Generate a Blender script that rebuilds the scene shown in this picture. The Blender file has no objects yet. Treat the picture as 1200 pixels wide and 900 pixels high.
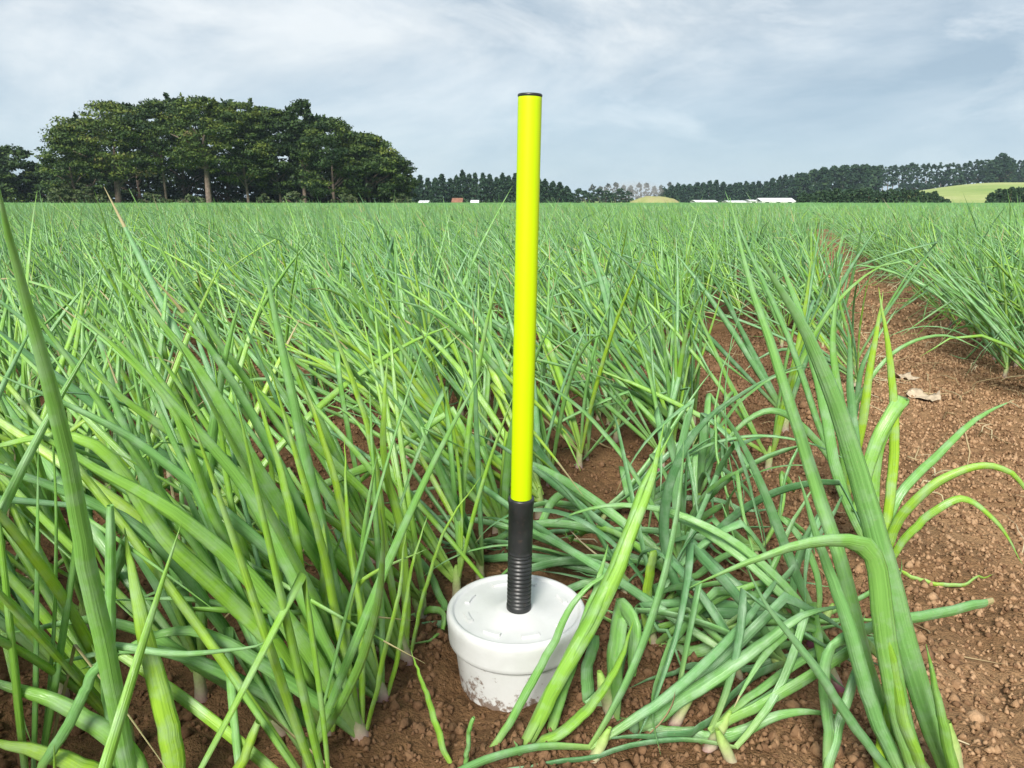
import bpy, math, random
import numpy as np
from math import sin, cos, tan, atan2, radians, pi, sqrt

sc = bpy.context.scene
col = sc.collection
rng = np.random.default_rng(11)
random.seed(5)

# ------------------------------------------------------------------ camera
H = 0.684                     # eye height over the soil
PITCH = radians(13.85)
FPX = 873.0                   # focal length in pixels of the 1200 x 900 photograph
cam_d = bpy.data.cameras.new('camera')
cam = bpy.data.objects.new('camera', cam_d)
col.objects.link(cam)
cam.location = (0, 0, H)
cam.rotation_euler = (pi / 2 - PITCH, 0, 0)
cam_d.sensor_fit = 'HORIZONTAL'
cam_d.angle = 2 * math.atan(600 / FPX)
cam_d.clip_start = 0.02
cam_d.clip_end = 6000
sc.camera = cam

# ------------------------------------------------------------------ world, sun, exposure
SUN_EL, SUN_AZ = radians(38), radians(196)      # azimuth clockwise from +Y: the sun stands behind the camera
world = bpy.data.worlds.new('World')
sc.world = world
world.use_nodes = True
wn, wl = world.node_tree.nodes, world.node_tree.links
wn.clear()


def N(nodes, typ, **kw):
    n = nodes.new(typ)
    for k, v in kw.items():
        setattr(n, k, v)
    return n


w_out = N(wn, 'ShaderNodeOutputWorld')
w_bg = N(wn, 'ShaderNodeBackground')
w_bg.inputs['Strength'].default_value = 0.074
sky = N(wn, 'ShaderNodeTexSky', sky_type='NISHITA')
sky.sun_disc = False
sky.sun_elevation = SUN_EL
sky.sun_rotation = SUN_AZ
sky.air_density = 1.0
sky.dust_density = 0.4
sky.ozone_density = 1.5
tc = N(wn, 'ShaderNodeTexCoord')
sepd = N(wn, 'ShaderNodeSeparateXYZ')
wl.new(tc.outputs['Generated'], sepd.inputs[0])


def wmath(op, a, b=None, c=None):
    n = N(wn, 'ShaderNodeMath', operation=op)
    for i, v in enumerate((a, b, c)):
        if v is None:
            continue
        if isinstance(v, (int, float)):
            n.inputs[i].default_value = v
        else:
            wl.new(v, n.inputs[i])
    return n.outputs[0]


# cloud heaps seen low over the horizon: noise on the view direction, flattened a little
comb = N(wn, 'ShaderNodeCombineXYZ')
wl.new(sepd.outputs['X'], comb.inputs[0])
wl.new(sepd.outputs['Y'], comb.inputs[1])
wl.new(wmath('MULTIPLY', sepd.outputs['Z'], 2.6), comb.inputs[2])


def wnoise(scale, detail, rough, loc, sx=1.0, sy=1.0, dist=0.0):
    mp = N(wn, 'ShaderNodeMapping')
    mp.inputs['Location'].default_value = loc
    mp.inputs['Scale'].default_value = (sx, sy, 1)
    mp.inputs['Rotation'].default_value = (0, radians(-9), 0)
    wl.new(comb.outputs[0], mp.inputs[0])
    nz = N(wn, 'ShaderNodeTexNoise')
    nz.inputs['Scale'].default_value = scale
    nz.inputs['Detail'].default_value = detail
    nz.inputs['Roughness'].default_value = rough
    nz.inputs['Distortion'].default_value = dist
    wl.new(mp.outputs[0], nz.inputs['Vector'])
    return nz.outputs['Fac']


def wramp(fac, stops):
    r = N(wn, 'ShaderNodeValToRGB')
    el = r.color_ramp.elements
    while len(el) < len(stops):
        el.new(0.5)
    for e, (p, c) in zip(el, stops):
        e.position = p
        e.color = (c[0], c[1], c[2], 1)
    wl.new(fac, r.inputs[0])
    return r.outputs['Color']


def wmix(fac, a, b):
    m = N(wn, 'ShaderNodeMix', data_type='RGBA')
    for s, v in ((0, fac), (6, a), (7, b)):
        if isinstance(v, (int, float)):
            m.inputs[s].default_value = v
        elif isinstance(v, tuple):
            m.inputs[s].default_value = (*v, 1)
        else:
            wl.new(v, m.inputs[s])
    return m.outputs[2]


big = wnoise(1.6, 5, 0.55, (3.1, 1.7, 0.3), 1.0, 1.0, 0.4)
fine = wnoise(2.3, 9, 0.60, (5.5, 5.5, 3.0), 1.0, 1.0, 0.35)
fleck = wnoise(5.0, 10, 0.62, (7.7, 2.2, 4.0), 0.8, 1.0, 0.5)
cover = wramp(big, [(0.30, (0.80,) * 3), (0.62, (0.98,) * 3)])
shade = wramp(fine, [(0.34, (3.3, 4.25, 5.2)), (0.48, (5.0, 5.8, 6.5)), (0.62, (7.5, 7.9, 8.1))])
bright = wramp(fleck, [(0.52, (0, 0, 0)), (0.72, (1, 1, 1))])
bright_f = wmath('MULTIPLY', bright, 0.75)
cloud = wmix(bright_f, shade, (7.9, 8.3, 8.5))
low = wmath('SUBTRACT', 1.0, wmath('MULTIPLY', wmath('MAXIMUM', sepd.outputs['Z'], 0.0), 5.0))
low = wmath('MAXIMUM', low, 0.0)
cloud2 = wmix(wmath('MULTIPLY', low, 0.75), cloud, (4.0, 5.4, 6.5))
skyc = wmix(cover, sky.outputs[0], cloud2)
wl.new(skyc, w_bg.inputs['Color'])
wl.new(w_bg.outputs[0], w_out.inputs['Surface'])

sun_d = bpy.data.lights.new('sun', 'SUN')
sun_d.energy = 4.0
sun_d.angle = radians(18)
sun_d.color = (1.0, 0.95, 0.87)
sun = bpy.data.objects.new('sun', sun_d)
col.objects.link(sun)
sun.rotation_euler = (pi / 2 - SUN_EL, 0, pi - SUN_AZ)

sc.view_settings.view_transform = 'Standard'
sc.view_settings.look = 'None'
sc.view_settings.gamma = 1
sc.view_settings.use_curve_mapping = False
sc.view_settings.exposure = 0.72
sc.render.engine = 'CYCLES'
sc.cycles.use_denoising = True
sc.cycles.max_bounces = 8
sc.cycles.transmission_bounces = 4
sc.cycles.volume_bounces = 0

# ------------------------------------------------------------------ pixel helpers (photograph 1200 x 900)
CP, SP = cos(PITCH), sin(PITCH)


def ray(px, py):
    a, b = (px - 600) / FPX, (py - 450) / FPX
    return np.array([a, CP - b * SP, -SP - b * CP])


def at(px, py, Y):
    d = ray(px, py)
    return np.array([0, 0, H]) + d * (Y / d[1])


def ground(px, py, z=0.0):
    d = ray(px, py)
    return np.array([0, 0, H]) + d * ((z - H) / d[2])


def project(P):
    P = np.asarray(P, float)
    x, y, z = P[..., 0], P[..., 1], P[..., 2] - H
    dep = y * CP - z * SP
    dn = -y * SP - z * CP
    dep_s = np.where(dep > 0.02, dep, 0.02)
    return 600 + FPX * x / dep_s, 450 + FPX * dn / dep_s, dep


# ------------------------------------------------------------------ object helpers
def tag(o, label=None, cat=None, group=None, kind=None):
    if label:
        o['label'] = label
    if cat:
        o['category'] = cat
    if group:
        o['group'] = group
    if kind:
        o['kind'] = kind
    return o


def empty(name, loc=(0, 0, 0), rz=0.0):
    o = bpy.data.objects.new(name, None)
    o.empty_display_size = 0.05
    col.objects.link(o)
    o.location = [float(v) for v in loc]
    o.rotation_euler = (0, 0, rz)
    return o


def np_mesh(name, V, F, mat, attrs=None, smooth=True):
    """V (n,3); F list of (m,k) int arrays."""
    V = np.asarray(V, np.float32)
    me = bpy.data.meshes.new(name)
    if isinstance(F, np.ndarray):
        F = [F]
    me.vertices.add(len(V))
    me.vertices.foreach_set('co', V.ravel())
    nl = sum(f.size for f in F)
    nf = sum(len(f) for f in F)
    me.loops.add(nl)
    me.polygons.add(nf)
    me.loops.foreach_set('vertex_index', np.concatenate([f.ravel() for f in F]).astype(np.int32))
    tot = np.concatenate([np.full(len(f), f.shape[1]) for f in F])
    st = np.concatenate([[0], np.cumsum(tot)[:-1]]).astype(np.int32)
    me.polygons.foreach_set('loop_start', st)
    if smooth:
        me.polygons.foreach_set('use_smooth', np.ones(nf, bool))
    if attrs is not None:
        a = me.attributes.new('tint', 'FLOAT_COLOR', 'POINT')
        a.data.foreach_set('color', np.asarray(attrs, np.float32).ravel())
    me.update(calc_edges=True)
    if mat:
        me.materials.append(mat)
    return me


def obj(name, me, parent=None, loc=(0, 0, 0)):
    o = bpy.data.objects.new(name, me)
    col.objects.link(o)
    if parent:
        o.parent = parent
    o.location = [float(v) for v in loc]
    return o


class MB:
    """collects simple solids into one mesh"""

    def __init__(self):
        self.v, self.f = [], []

    def add(self, vs, fs):
        b = len(self.v)
        self.v += [tuple(float(c) for c in v) for v in vs]
        self.f += [tuple(i + b for i in f) for f in fs]

    def box(self, x0, x1, y0, y1, z0, z1):
        self.add([(x0, y0, z0), (x1, y0, z0), (x1, y1, z0), (x0, y1, z0), (x0, y0, z1), (x1, y0, z1), (x1, y1, z1), (x0, y1, z1)],
                 [(3, 2, 1, 0), (4, 5, 6, 7), (0, 1, 5, 4), (1, 2, 6, 5), (2, 3, 7, 6), (3, 0, 4, 7)])

    def lathe(self, prof, n=48, cx=0, cy=0):
        vs, fs = [], []
        for r, z in prof:
            for k in range(n):
                a = 2 * pi * k / n
                vs.append((cx + r * cos(a), cy + r * sin(a), z))
        for i in range(len(prof) - 1):
            for k in range(n):
                k2 = (k + 1) % n
                fs.append((i * n + k, i * n + k2, (i + 1) * n + k2, (i + 1) * n + k))
        fs.append(tuple(range(n))[::-1])
        m = (len(prof) - 1) * n
        fs.append(tuple(m + k for k in range(n)))
        self.add(vs, fs)

    def tube(self, pts, rads, n=7):
        pts = [np.asarray(p, float) for p in pts]
        vs, fs = [], []
        for i, (p, r) in enumerate(zip(pts, rads)):
            t = pts[min(i + 1, len(pts) - 1)] - pts[max(i - 1, 0)]
            t /= np.linalg.norm(t) + 1e-9
            ref = np.array([1.0, 0.13, 0.05]) if abs(t[0]) < 0.9 else np.array([0, 1.0, 0.1])
            s = np.cross(t, ref)
            s /= np.linalg.norm(s)
            b = np.cross(t, s)
            for k in range(n):
                a = 2 * pi * k / n
                vs.append(p + r * (s * cos(a) + b * sin(a)))
        for i in range(len(pts) - 1):
            for k in range(n):
                k2 = (k + 1) % n
                fs.append((i * n + k, i * n + k2, (i + 1) * n + k2, (i + 1) * n + k))
        fs.append(tuple(range(n))[::-1])
        m = (len(pts) - 1) * n
        fs.append(tuple(m + k for k in range(n)))
        self.add(vs, fs)

    def build(self, name, mat, parent=None, smooth=False, loc=(0, 0, 0)):
        me = bpy.data.meshes.new(name)
        me.from_pydata(self.v, [], self.f)
        if smooth:
            me.polygons.foreach_set('use_smooth', [len(f) < 5 for f in self.f])
        me.materials.append(mat)
        me.update()
        return obj(name, me, parent, loc)


def vnoise(x, y, seed=0):
    xi, yi = np.floor(x).astype(np.int64), np.floor(y).astype(np.int64)
    xf, yf = x - xi, y - yi
    u, v = xf * xf * (3 - 2 * xf), yf * yf * (3 - 2 * yf)

    def h(a, b):
        n = (a * 374761393 + b * 668265263 + seed * 974634777) & 0x7fffffff
        n = ((n ^ (n >> 13)) * 1274126177) & 0x7fffffff
        return ((n ^ (n >> 16)) & 0xffff) / 65535.0
    return (h(xi, yi) * (1 - u) + h(xi + 1, yi) * u) * (1 - v) + (h(xi, yi + 1) * (1 - u) + h(xi + 1, yi + 1) * u) * v


def fbm(x, y, octs=4, seed=0, gain=0.5):
    s, a, t = 0, 1.0, 0
    for o in range(octs):
        s = s + a * (vnoise(x * 2 ** o, y * 2 ** o, seed + o) - 0.5)
        t += a
        a *= gain
    return s / t


# ------------------------------------------------------------------ materials
def new_mat(name):
    m = bpy.data.materials.new(name)
    m.use_nodes = True
    nt = m.node_tree
    bs = nt.nodes['Principled BSDF']
    return m, nt, bs


def ramp(nt, fac, stops):
    r = nt.nodes.new('ShaderNodeValToRGB')
    el = r.color_ramp.elements
    while len(el) < len(stops):
        el.new(0.5)
    for e, (p, c) in zip(el, stops):
        e.position = p
        e.color = (c[0], c[1], c[2], 1)
    nt.links.new(fac, r.inputs[0])
    return r.outputs['Color']


def mixc(nt, fac, a, b, mode='MIX'):
    m = nt.nodes.new('ShaderNodeMix')
    m.data_type = 'RGBA'
    m.blend_type = mode
    for s, v in ((0, fac), (6, a), (7, b)):
        if isinstance(v, (int, float)):
            m.inputs[s].default_value = v
        elif isinstance(v, tuple):
            m.inputs[s].default_value = (*v, 1)
        else:
            nt.links.new(v, m.inputs[s])
    return m.outputs[2]


def mth(nt, op, a, b=None, c=None):
    n = nt.nodes.new('ShaderNodeMath')
    n.operation = op
    for i, v in enumerate((a, b, c)):
        if v is None:
            continue
        if isinstance(v, (int, float)):
            n.inputs[i].default_value = v
        else:
            nt.links.new(v, n.inputs[i])
    return n.outputs[0]


def noise(nt, scale, detail=4, rough=0.55, vec=None):
    n = nt.nodes.new('ShaderNodeTexNoise')
    n.inputs['Scale'].default_value = scale
    n.inputs['Detail'].default_value = detail
    n.inputs['Roughness'].default_value = rough
    if vec is None:
        g = nt.nodes.new('ShaderNodeNewGeometry')
        vec = g.outputs['Position']
    nt.links.new(vec, n.inputs['Vector'])
    return n.outputs['Fac']


def bump(nt, bs, h, strength, dist):
    b = nt.nodes.new('ShaderNodeBump')
    b.inputs['Strength'].default_value = strength
    b.inputs['Distance'].default_value = dist
    nt.links.new(h, b.inputs['Height'])
    nt.links.new(b.outputs[0], bs.inputs['Normal'])


def plain(name, colour, rough=0.6, spec=0.3, var=0.15, scale=30.0):
    m, nt, bs = new_mat(name)
    f = noise(nt, scale)
    c = tuple(colour)
    lo = tuple(v * (1 - var) for v in c)
    hi = tuple(min(1, v * (1 + var)) for v in c)
    nt.links.new(ramp(nt, f, [(0.3, lo), (0.7, hi)]), bs.inputs['Base Color'])
    bs.inputs['Roughness'].default_value = rough
    bs.inputs['Specular IOR Level'].default_value = spec
    return m


def leaf_material():
    m, nt, bs = new_mat('onion_leaf')
    at_ = nt.nodes.new('ShaderNodeAttribute')
    at_.attribute_name = 'tint'
    sp = nt.nodes.new('ShaderNodeSeparateColor')
    nt.links.new(at_.outputs['Color'], sp.inputs[0])
    t, hue, around = sp.outputs[0], sp.outputs[1], sp.outputs[2]
    dry = at_.outputs['Alpha']
    base = ramp(nt, hue, [(0.0, (0.120, 0.300, 0.115)), (0.25, (0.185, 0.420, 0.155)), (0.5, (0.215, 0.480, 0.105)),
                          (0.75, (0.265, 0.53, 0.060)), (1.0, (0.35, 0.58, 0.045))])
    # long fibres that run up the leaf
    cx = nt.nodes.new('ShaderNodeCombineXYZ')
    nt.links.new(mth(nt, 'MULTIPLY', around, 9.0), cx.inputs[0])
    nt.links.new(mth(nt, 'MULTIPLY', t, 2.5), cx.inputs[1])
    nt.links.new(mth(nt, 'MULTIPLY', hue, 91.0), cx.inputs[2])
    st = noise(nt, 1.6, 3, 0.6, cx.outputs[0])
    base = mixc(nt, 0.55, base, ramp(nt, st, [(0.3, (0.50, 0.56, 0.50)), (0.7, (1.35, 1.25, 1.35))]), 'MULTIPLY')
    # waxy grey-blue bloom in patches
    bl = noise(nt, 38.0, 4, 0.6)
    base = mixc(nt, mth(nt, 'MULTIPLY', ramp(nt, bl, [(0.45, (0, 0, 0)), (0.75, (1, 1, 1))]), 0.55), base, (0.42, 0.58, 0.42))
    # pale sheath at the foot
    foot = ramp(nt, t, [(0.0, (1, 1, 1)), (0.17, (0, 0, 0))])
    base = mixc(nt, mth(nt, 'MULTIPLY', foot, 0.6), base, (0.36, 0.52, 0.12))
    # specks of dust and small brown scars
    sk = ramp(nt, noise(nt, 210.0, 3, 0.7), [(0.66, (0, 0, 0)), (0.74, (1, 1, 1))])
    base = mixc(nt, mth(nt, 'MULTIPLY', sk, 0.45), base, (0.42, 0.40, 0.24))
    # dried tip
    tipf = mth(nt, 'MULTIPLY', mth(nt, 'GREATER_THAN', mth(nt, 'ADD', t, mth(nt, 'MULTIPLY', dry, 0.5)), 1.25), 1.0)
    base = mixc(nt, tipf, base, (0.46, 0.40, 0.20))
    nt.links.new(base, bs.inputs['Base Color'])
    bs.inputs['Roughness'].default_value = 0.33
    bs.inputs['Specular IOR Level'].default_value = 0.65
    bump(nt, bs, st, 0.5, 0.003)
    tr = nt.nodes.new('ShaderNodeBsdfTranslucent')
    nt.links.new(mixc(nt, 0.5, base, (0.35, 0.62, 0.05)), tr.inputs[0])
    mx = nt.nodes.new('ShaderNodeMixShader')
    mx.inputs[0].default_value = 0.25
    nt.links.new(bs.outputs[0], mx.inputs[1])
    nt.links.new(tr.outputs[0], mx.inputs[2])
    nt.links.new(mx.outputs[0], nt.nodes['Material Output'].inputs['Surface'])
    return m


def neck_material():
    m, nt, bs = new_mat('onion_neck')
    at_ = nt.nodes.new('ShaderNodeAttribute')
    at_.attribute_name = 'tint'
    sp = nt.nodes.new('ShaderNodeSeparateColor')
    nt.links.new(at_.outputs['Color'], sp.inputs[0])
    c = ramp(nt, sp.outputs[0], [(0.0, (0.13, 0.035, 0.06)), (0.30, (0.30, 0.12, 0.17)), (0.5, (0.40, 0.34, 0.25)), (0.8, (0.34, 0.46, 0.16)), (1.0, (0.26, 0.44, 0.09))])
    c = mixc(nt, 0.4, c, ramp(nt, noise(nt, 150, 3), [(0.3, (0.6, 0.55, 0.5)), (0.7, (1.2, 1.2, 1.2))]), 'MULTIPLY')
    nt.links.new(c, bs.inputs['Base Color'])
    bs.inputs['Roughness'].default_value = 0.45
    return m


def soil_material(name, dark=1.0):
    m, nt, bs = new_mat(name)
    f1 = noise(nt, 3.0, 5, 0.6)
    f2 = noise(nt, 70.0, 5, 0.7)
    c1 = ramp(nt, f1, [(0.32, (0.23 * dark, 0.136 * dark, 0.071 * dark)), (0.68, (0.41 * dark, 0.262 * dark, 0.145 * dark))])
    c2 = ramp(nt, f2, [(0.3, (0.5, 0.46, 0.43)), (0.7, (1.3, 1.27, 1.2))])
    c = mixc(nt, 0.75, c1, c2, 'MULTIPLY')
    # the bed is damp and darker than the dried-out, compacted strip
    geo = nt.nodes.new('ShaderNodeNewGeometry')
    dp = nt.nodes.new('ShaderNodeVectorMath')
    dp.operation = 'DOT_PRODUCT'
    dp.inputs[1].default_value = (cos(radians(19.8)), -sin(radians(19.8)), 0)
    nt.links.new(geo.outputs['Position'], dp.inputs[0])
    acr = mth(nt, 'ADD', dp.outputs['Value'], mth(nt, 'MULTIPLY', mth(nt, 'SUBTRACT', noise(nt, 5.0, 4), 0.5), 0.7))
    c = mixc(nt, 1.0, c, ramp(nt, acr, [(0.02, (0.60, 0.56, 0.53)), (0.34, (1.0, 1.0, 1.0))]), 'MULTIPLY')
    nt.links.new(c, bs.inputs['Base Color'])
    bs.inputs['Roughness'].default_value = 0.95
    bs.inputs['Specular IOR Level'].default_value = 0.1
    bump(nt, bs, mth(nt, 'ADD', mth(nt, 'MULTIPLY', noise(nt, 26.0, 5, 0.75), 2.5), noise(nt, 160.0, 4, 0.7)), 0.9, 0.010)
    return m


def crumb_material():
    m, nt, bs = new_mat('soil_crumb')
    at_ = nt.nodes.new('ShaderNodeAttribute')
    at_.attribute_name = 'tint'
    sp = nt.nodes.new('ShaderNodeSeparateColor')
    nt.links.new(at_.outputs['Color'], sp.inputs[0])
    c = ramp(nt, sp.outputs[0], [(0.0, (0.145, 0.082, 0.045)), (0.5, (0.305, 0.187, 0.103)), (1.0, (0.42, 0.275, 0.162))])
    c = mixc(nt, 0.5, c, ramp(nt, noise(nt, 240.0, 3), [(0.3, (0.65, 0.62, 0.6)), (0.7, (1.2, 1.2, 1.2))]), 'MULTIPLY')
    nt.links.new(c, bs.inputs['Base Color'])
    bs.inputs['Roughness'].default_value = 0.95
    bs.inputs['Specular IOR Level'].default_value = 0.1
    bump(nt, bs, noise(nt, 300.0, 3, 0.7), 0.6, 0.003)
    return m


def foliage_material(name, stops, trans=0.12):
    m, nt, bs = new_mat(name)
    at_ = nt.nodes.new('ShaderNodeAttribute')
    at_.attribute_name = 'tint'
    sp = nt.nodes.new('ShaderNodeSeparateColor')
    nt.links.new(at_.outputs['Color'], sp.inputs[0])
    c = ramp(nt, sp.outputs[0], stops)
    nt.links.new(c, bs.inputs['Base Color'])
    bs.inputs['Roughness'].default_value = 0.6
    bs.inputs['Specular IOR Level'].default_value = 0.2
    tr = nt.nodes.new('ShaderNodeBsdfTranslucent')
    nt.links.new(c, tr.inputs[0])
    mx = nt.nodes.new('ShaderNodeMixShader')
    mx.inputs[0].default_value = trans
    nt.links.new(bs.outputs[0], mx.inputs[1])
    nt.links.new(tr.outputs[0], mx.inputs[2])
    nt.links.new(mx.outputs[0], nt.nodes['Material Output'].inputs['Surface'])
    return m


def grass_material(name, a, b, c3, scale=0.05):
    m, nt, bs = new_mat(name)
    f = noise(nt, scale, 6, 0.6)
    c = ramp(nt, f, [(0.3, a), (0.5, b), (0.7, c3)])
    c = mixc(nt, 0.5, c, ramp(nt, noise(nt, scale * 25, 4, 0.7), [(0.3, (0.7, 0.7, 0.7)), (0.7, (1.2, 1.2, 1.2))]), 'MULTIPLY')
    nt.links.new(c, bs.inputs['Base Color'])
    bs.inputs['Roughness'].default_value = 0.9
    bs.inputs['Specular IOR Level'].default_value = 0.1
    return m


M_LEAF = leaf_material()
M_NECK = neck_material()
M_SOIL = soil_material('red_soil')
M_CRUMB = crumb_material()
M_PASTURE = grass_material('pasture_grass', (0.13, 0.20, 0.04), (0.18, 0.26, 0.05), (0.27, 0.29, 0.08), 0.03)
M_HILL = grass_material('hill_grass', (0.20, 0.29, 0.075), (0.30, 0.36, 0.12), (0.42, 0.42, 0.20), 0.012)
M_CROP = grass_material('crop_mass', (0.09, 0.21, 0.06), (0.12, 0.26, 0.08), (0.15, 0.30, 0.10), 0.25)
M_BARK = plain('grey_bark', (0.16, 0.125, 0.10), 0.9, 0.1, 0.4, 3.0)
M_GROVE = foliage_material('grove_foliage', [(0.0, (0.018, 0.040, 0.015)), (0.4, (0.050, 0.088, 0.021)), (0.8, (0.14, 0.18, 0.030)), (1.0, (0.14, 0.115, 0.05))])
M_CONIFER = foliage_material('conifer_foliage', [(0.0, (0.012, 0.034, 0.020)), (0.5, (0.026, 0.060, 0.028)), (1.0, (0.055, 0.095, 0.035))])
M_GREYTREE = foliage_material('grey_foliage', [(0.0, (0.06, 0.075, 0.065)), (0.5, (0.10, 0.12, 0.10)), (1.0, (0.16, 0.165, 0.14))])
M_SHRUB = foliage_material('shrub_foliage', [(0.0, (0.035, 0.06, 0.025)), (0.5, (0.07, 0.10, 0.04)), (1.0, (0.13, 0.16, 0.06))])

# ------------------------------------------------------------------ ground
TH = radians(19.8)                      # direction of the rows, clockwise from +Y
RU = np.array([sin(TH), cos(TH)])
RV = np.array([cos(TH), -sin(TH)])
TRACK = (0.35, 0.88)                    # the bare strip, across the rows
BUCKET = np.array([0.006, 0.962])
BK_TOP = 0.118
ROWS_L = [0.255 - 0.24 * k for k in range(0, 260)]
ROWS_R = [0.945 + 0.24 * k for k in range(0, 260)]


def soil_z(x, y, fine=True):
    u = x * RU[0] + y * RU[1]
    v = x * RV[0] + y * RV[1]
    # shallow ridges under the rows, the strip pressed flat
    z = 0.010 * np.cos((v - 0.255) / 0.24 * 2 * pi) * np.where((v > TRACK[0]) & (v < TRACK[1]), 0.1, 1.0)
    z = z - 0.018 * np.clip(1 - np.abs((v - 0.66) / 0.28) ** 4, 0, 1)
    z = z + 0.030 * fbm(x * 3.1, y * 3.1, 3, 7)
    if fine:
        z = z + 0.030 * fbm(x * 17, y * 17, 3, 21, 0.6)
        lump = vnoise(x * 42, y * 42, 33)
        z = z + 0.016 * np.clip(lump - 0.45, 0, 1)
        lump = vnoise(x * 85, y * 85, 43)
        z = z + 0.009 * np.clip(lump - 0.4, 0, 1)
    # dug-out around the bucket
    r = np.hypot(x - BUCKET[0], y - BUCKET[1])
    z = z + 0.010 * np.exp(-((r - 0.09) / 0.05) ** 2) + 0.014 * np.exp(-((r - 0.20) / 0.06) ** 2)
    return z


def grid_mesh(name, x0, x1, y0, y1, nx, ny, zf, mat):
    X, Y = np.meshgrid(np.linspace(x0, x1, nx), np.linspace(y0, y1, ny))
    Z = zf(X, Y)
    V = np.stack([X, Y, Z], -1).reshape(-1, 3)
    i = np.arange(nx * ny).reshape(ny, nx)
    F = np.stack([i[:-1, :-1], i[:-1, 1:], i[1:, 1:], i[1:, :-1]], -1).reshape(-1, 4)
    return np_mesh(name, V, F, mat)


def edge_drop(x, y, x0, x1, y0, y1, m=0.3, d=0.10):
    e = np.minimum(np.minimum(x - x0, x1 - x), np.minimum(y - y0, y1 - y))
    return -d * np.clip(1 - e / m, 0, 1)


o = obj('ground', grid_mesh('ground', -3000, 3000, -1500, 4500, 41, 41, lambda x, y: x * 0 - 0.9, M_PASTURE))
tag(o, kind='structure')
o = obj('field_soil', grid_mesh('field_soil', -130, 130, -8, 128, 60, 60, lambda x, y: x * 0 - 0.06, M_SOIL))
tag(o, kind='structure')
MIDB = (-9, 9, -1.2, 14)
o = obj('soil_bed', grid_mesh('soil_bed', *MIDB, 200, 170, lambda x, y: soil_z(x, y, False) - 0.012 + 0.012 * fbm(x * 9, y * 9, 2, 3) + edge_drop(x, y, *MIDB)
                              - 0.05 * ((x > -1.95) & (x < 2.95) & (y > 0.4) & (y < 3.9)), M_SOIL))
tag(o, kind='structure')
NEARB = (-2.1, 3.1, 0.25, 4.05)
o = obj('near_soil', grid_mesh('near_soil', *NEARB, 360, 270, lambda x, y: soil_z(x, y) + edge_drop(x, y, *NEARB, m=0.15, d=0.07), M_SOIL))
tag(o, kind='structure')

# ------------------------------------------------------------------ onion leaves
WIND = np.array([-0.93, 0.15, 0.0])


def leaf_paths(base, d0, length, bend, S, kink_at=None, kink_dir=None, wob=0.05, floor=0.012, droop_pow=1.6, r=rng):
    """base (n,3), d0 (n,3) first direction, bend (n,) how far it sags; returns (n,S+1,3)."""
    n = len(base)
    P = np.zeros((n, S + 1, 3))
    P[:, 0] = base
    d = d0 / np.linalg.norm(d0, axis=1, keepdims=True)
    ds = (length / S)[:, None]
    drift = r.normal(0, wob, (n, 3))
    side = r.normal(0, 1, (n, 3))
    side[:, 2] = 0
    for s in range(S):
        t = s / S
        sag = (bend * (0.25 + 1.75 * t ** droop_pow))[:, None] / S
        d = d + np.array([0, 0, -1.0]) * sag + (drift + side * wob * sin(s * 1.7)) / S * 2
        if kink_at is not None:
            hit = (kink_at == s)
            if hit.any():
                d[hit] = kink_dir[hit]
        d = d / np.linalg.norm(d, axis=1, keepdims=True)
        q = P[:, s] + d * ds
        low = q[:, 2] < floor
        if low.any():
            q[low, 2] = floor + 0.004 * r.random(low.sum())
            d[low, 2] = np.maximum(d[low, 2], -0.05)
        P[:, s + 1] = q
    return P


def leaf_tubes(P, w, flat, hue, dry, sides, kink_at=None, twist=None, prof=None):
    """paths to tapered hollow-leaf tubes; returns V (n,(S+1)*sides,3), F (per leaf), A."""
    n, S1, _ = P.shape
    T = np.gradient(P, axis=1)
    T /= np.linalg.norm(T, axis=2, keepdims=True) + 1e-9
    ref = np.zeros_like(T)
    if twist is None:
        twist = rng.random(n) * 2 * pi
    ref[..., 0] = np.cos(twist)[:, None]
    ref[..., 1] = np.sin(twist)[:, None]
    ref[..., 2] = 0.15
    s = np.cross(T, ref)
    s[:, 0] /= np.linalg.norm(s[:, 0], axis=1, keepdims=True) + 1e-9
    for j in range(1, S1):                                   # carry the frame along without twisting
        q = s[:, j - 1] - T[:, j] * (s[:, j - 1] * T[:, j]).sum(1, keepdims=True)
        s[:, j] = q / (np.linalg.norm(q, axis=1, keepdims=True) + 1e-9)
    b = np.cross(T, s)
    t = np.linspace(0, 1, S1)
    if prof is None:
        prof = np.interp(t, [0, 0.12, 0.3, 0.5, 0.75, 0.92, 1.0], [0.62, 0.86, 1.0, 0.93, 0.62, 0.26, 0.04])
    wr = (w[:, None] * 0.5) * prof[None, :]
    fl = np.repeat(flat[:, None], S1, 1)
    if kink_at is not None:
        for j in range(S1):
            hit = (kink_at == j)
            fl[hit, j] *= 0.45
            wr[hit, j] *= 1.22
    ang = np.arange(sides) * 2 * pi / sides
    V = (P[:, :, None, :] + s[:, :, None, :] * (wr[:, :, None] * np.cos(ang))[..., None]
         + b[:, :, None, :] * ((wr * fl)[:, :, None] * np.sin(ang))[..., None])
    V = V.reshape(n, S1 * sides, 3)
    i = np.arange(S1 * sides).reshape(S1, sides)
    i2 = np.roll(i, -1, 1)
    F = np.stack([i[:-1], i2[:-1], i2[1:], i[1:]], -1).reshape(-1, 4)
    A = np.zeros((n, S1, sides, 4))
    A[..., 0] = t[None, :, None]
    A[..., 1] = hue[:, None, None]
    A[..., 2] = (np.abs(np.arange(sides) / sides * 2 - 1))[None, None, :]
    A[..., 3] = dry[:, None, None]
    return V, F, A.reshape(n, S1 * sides, 4)


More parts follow.
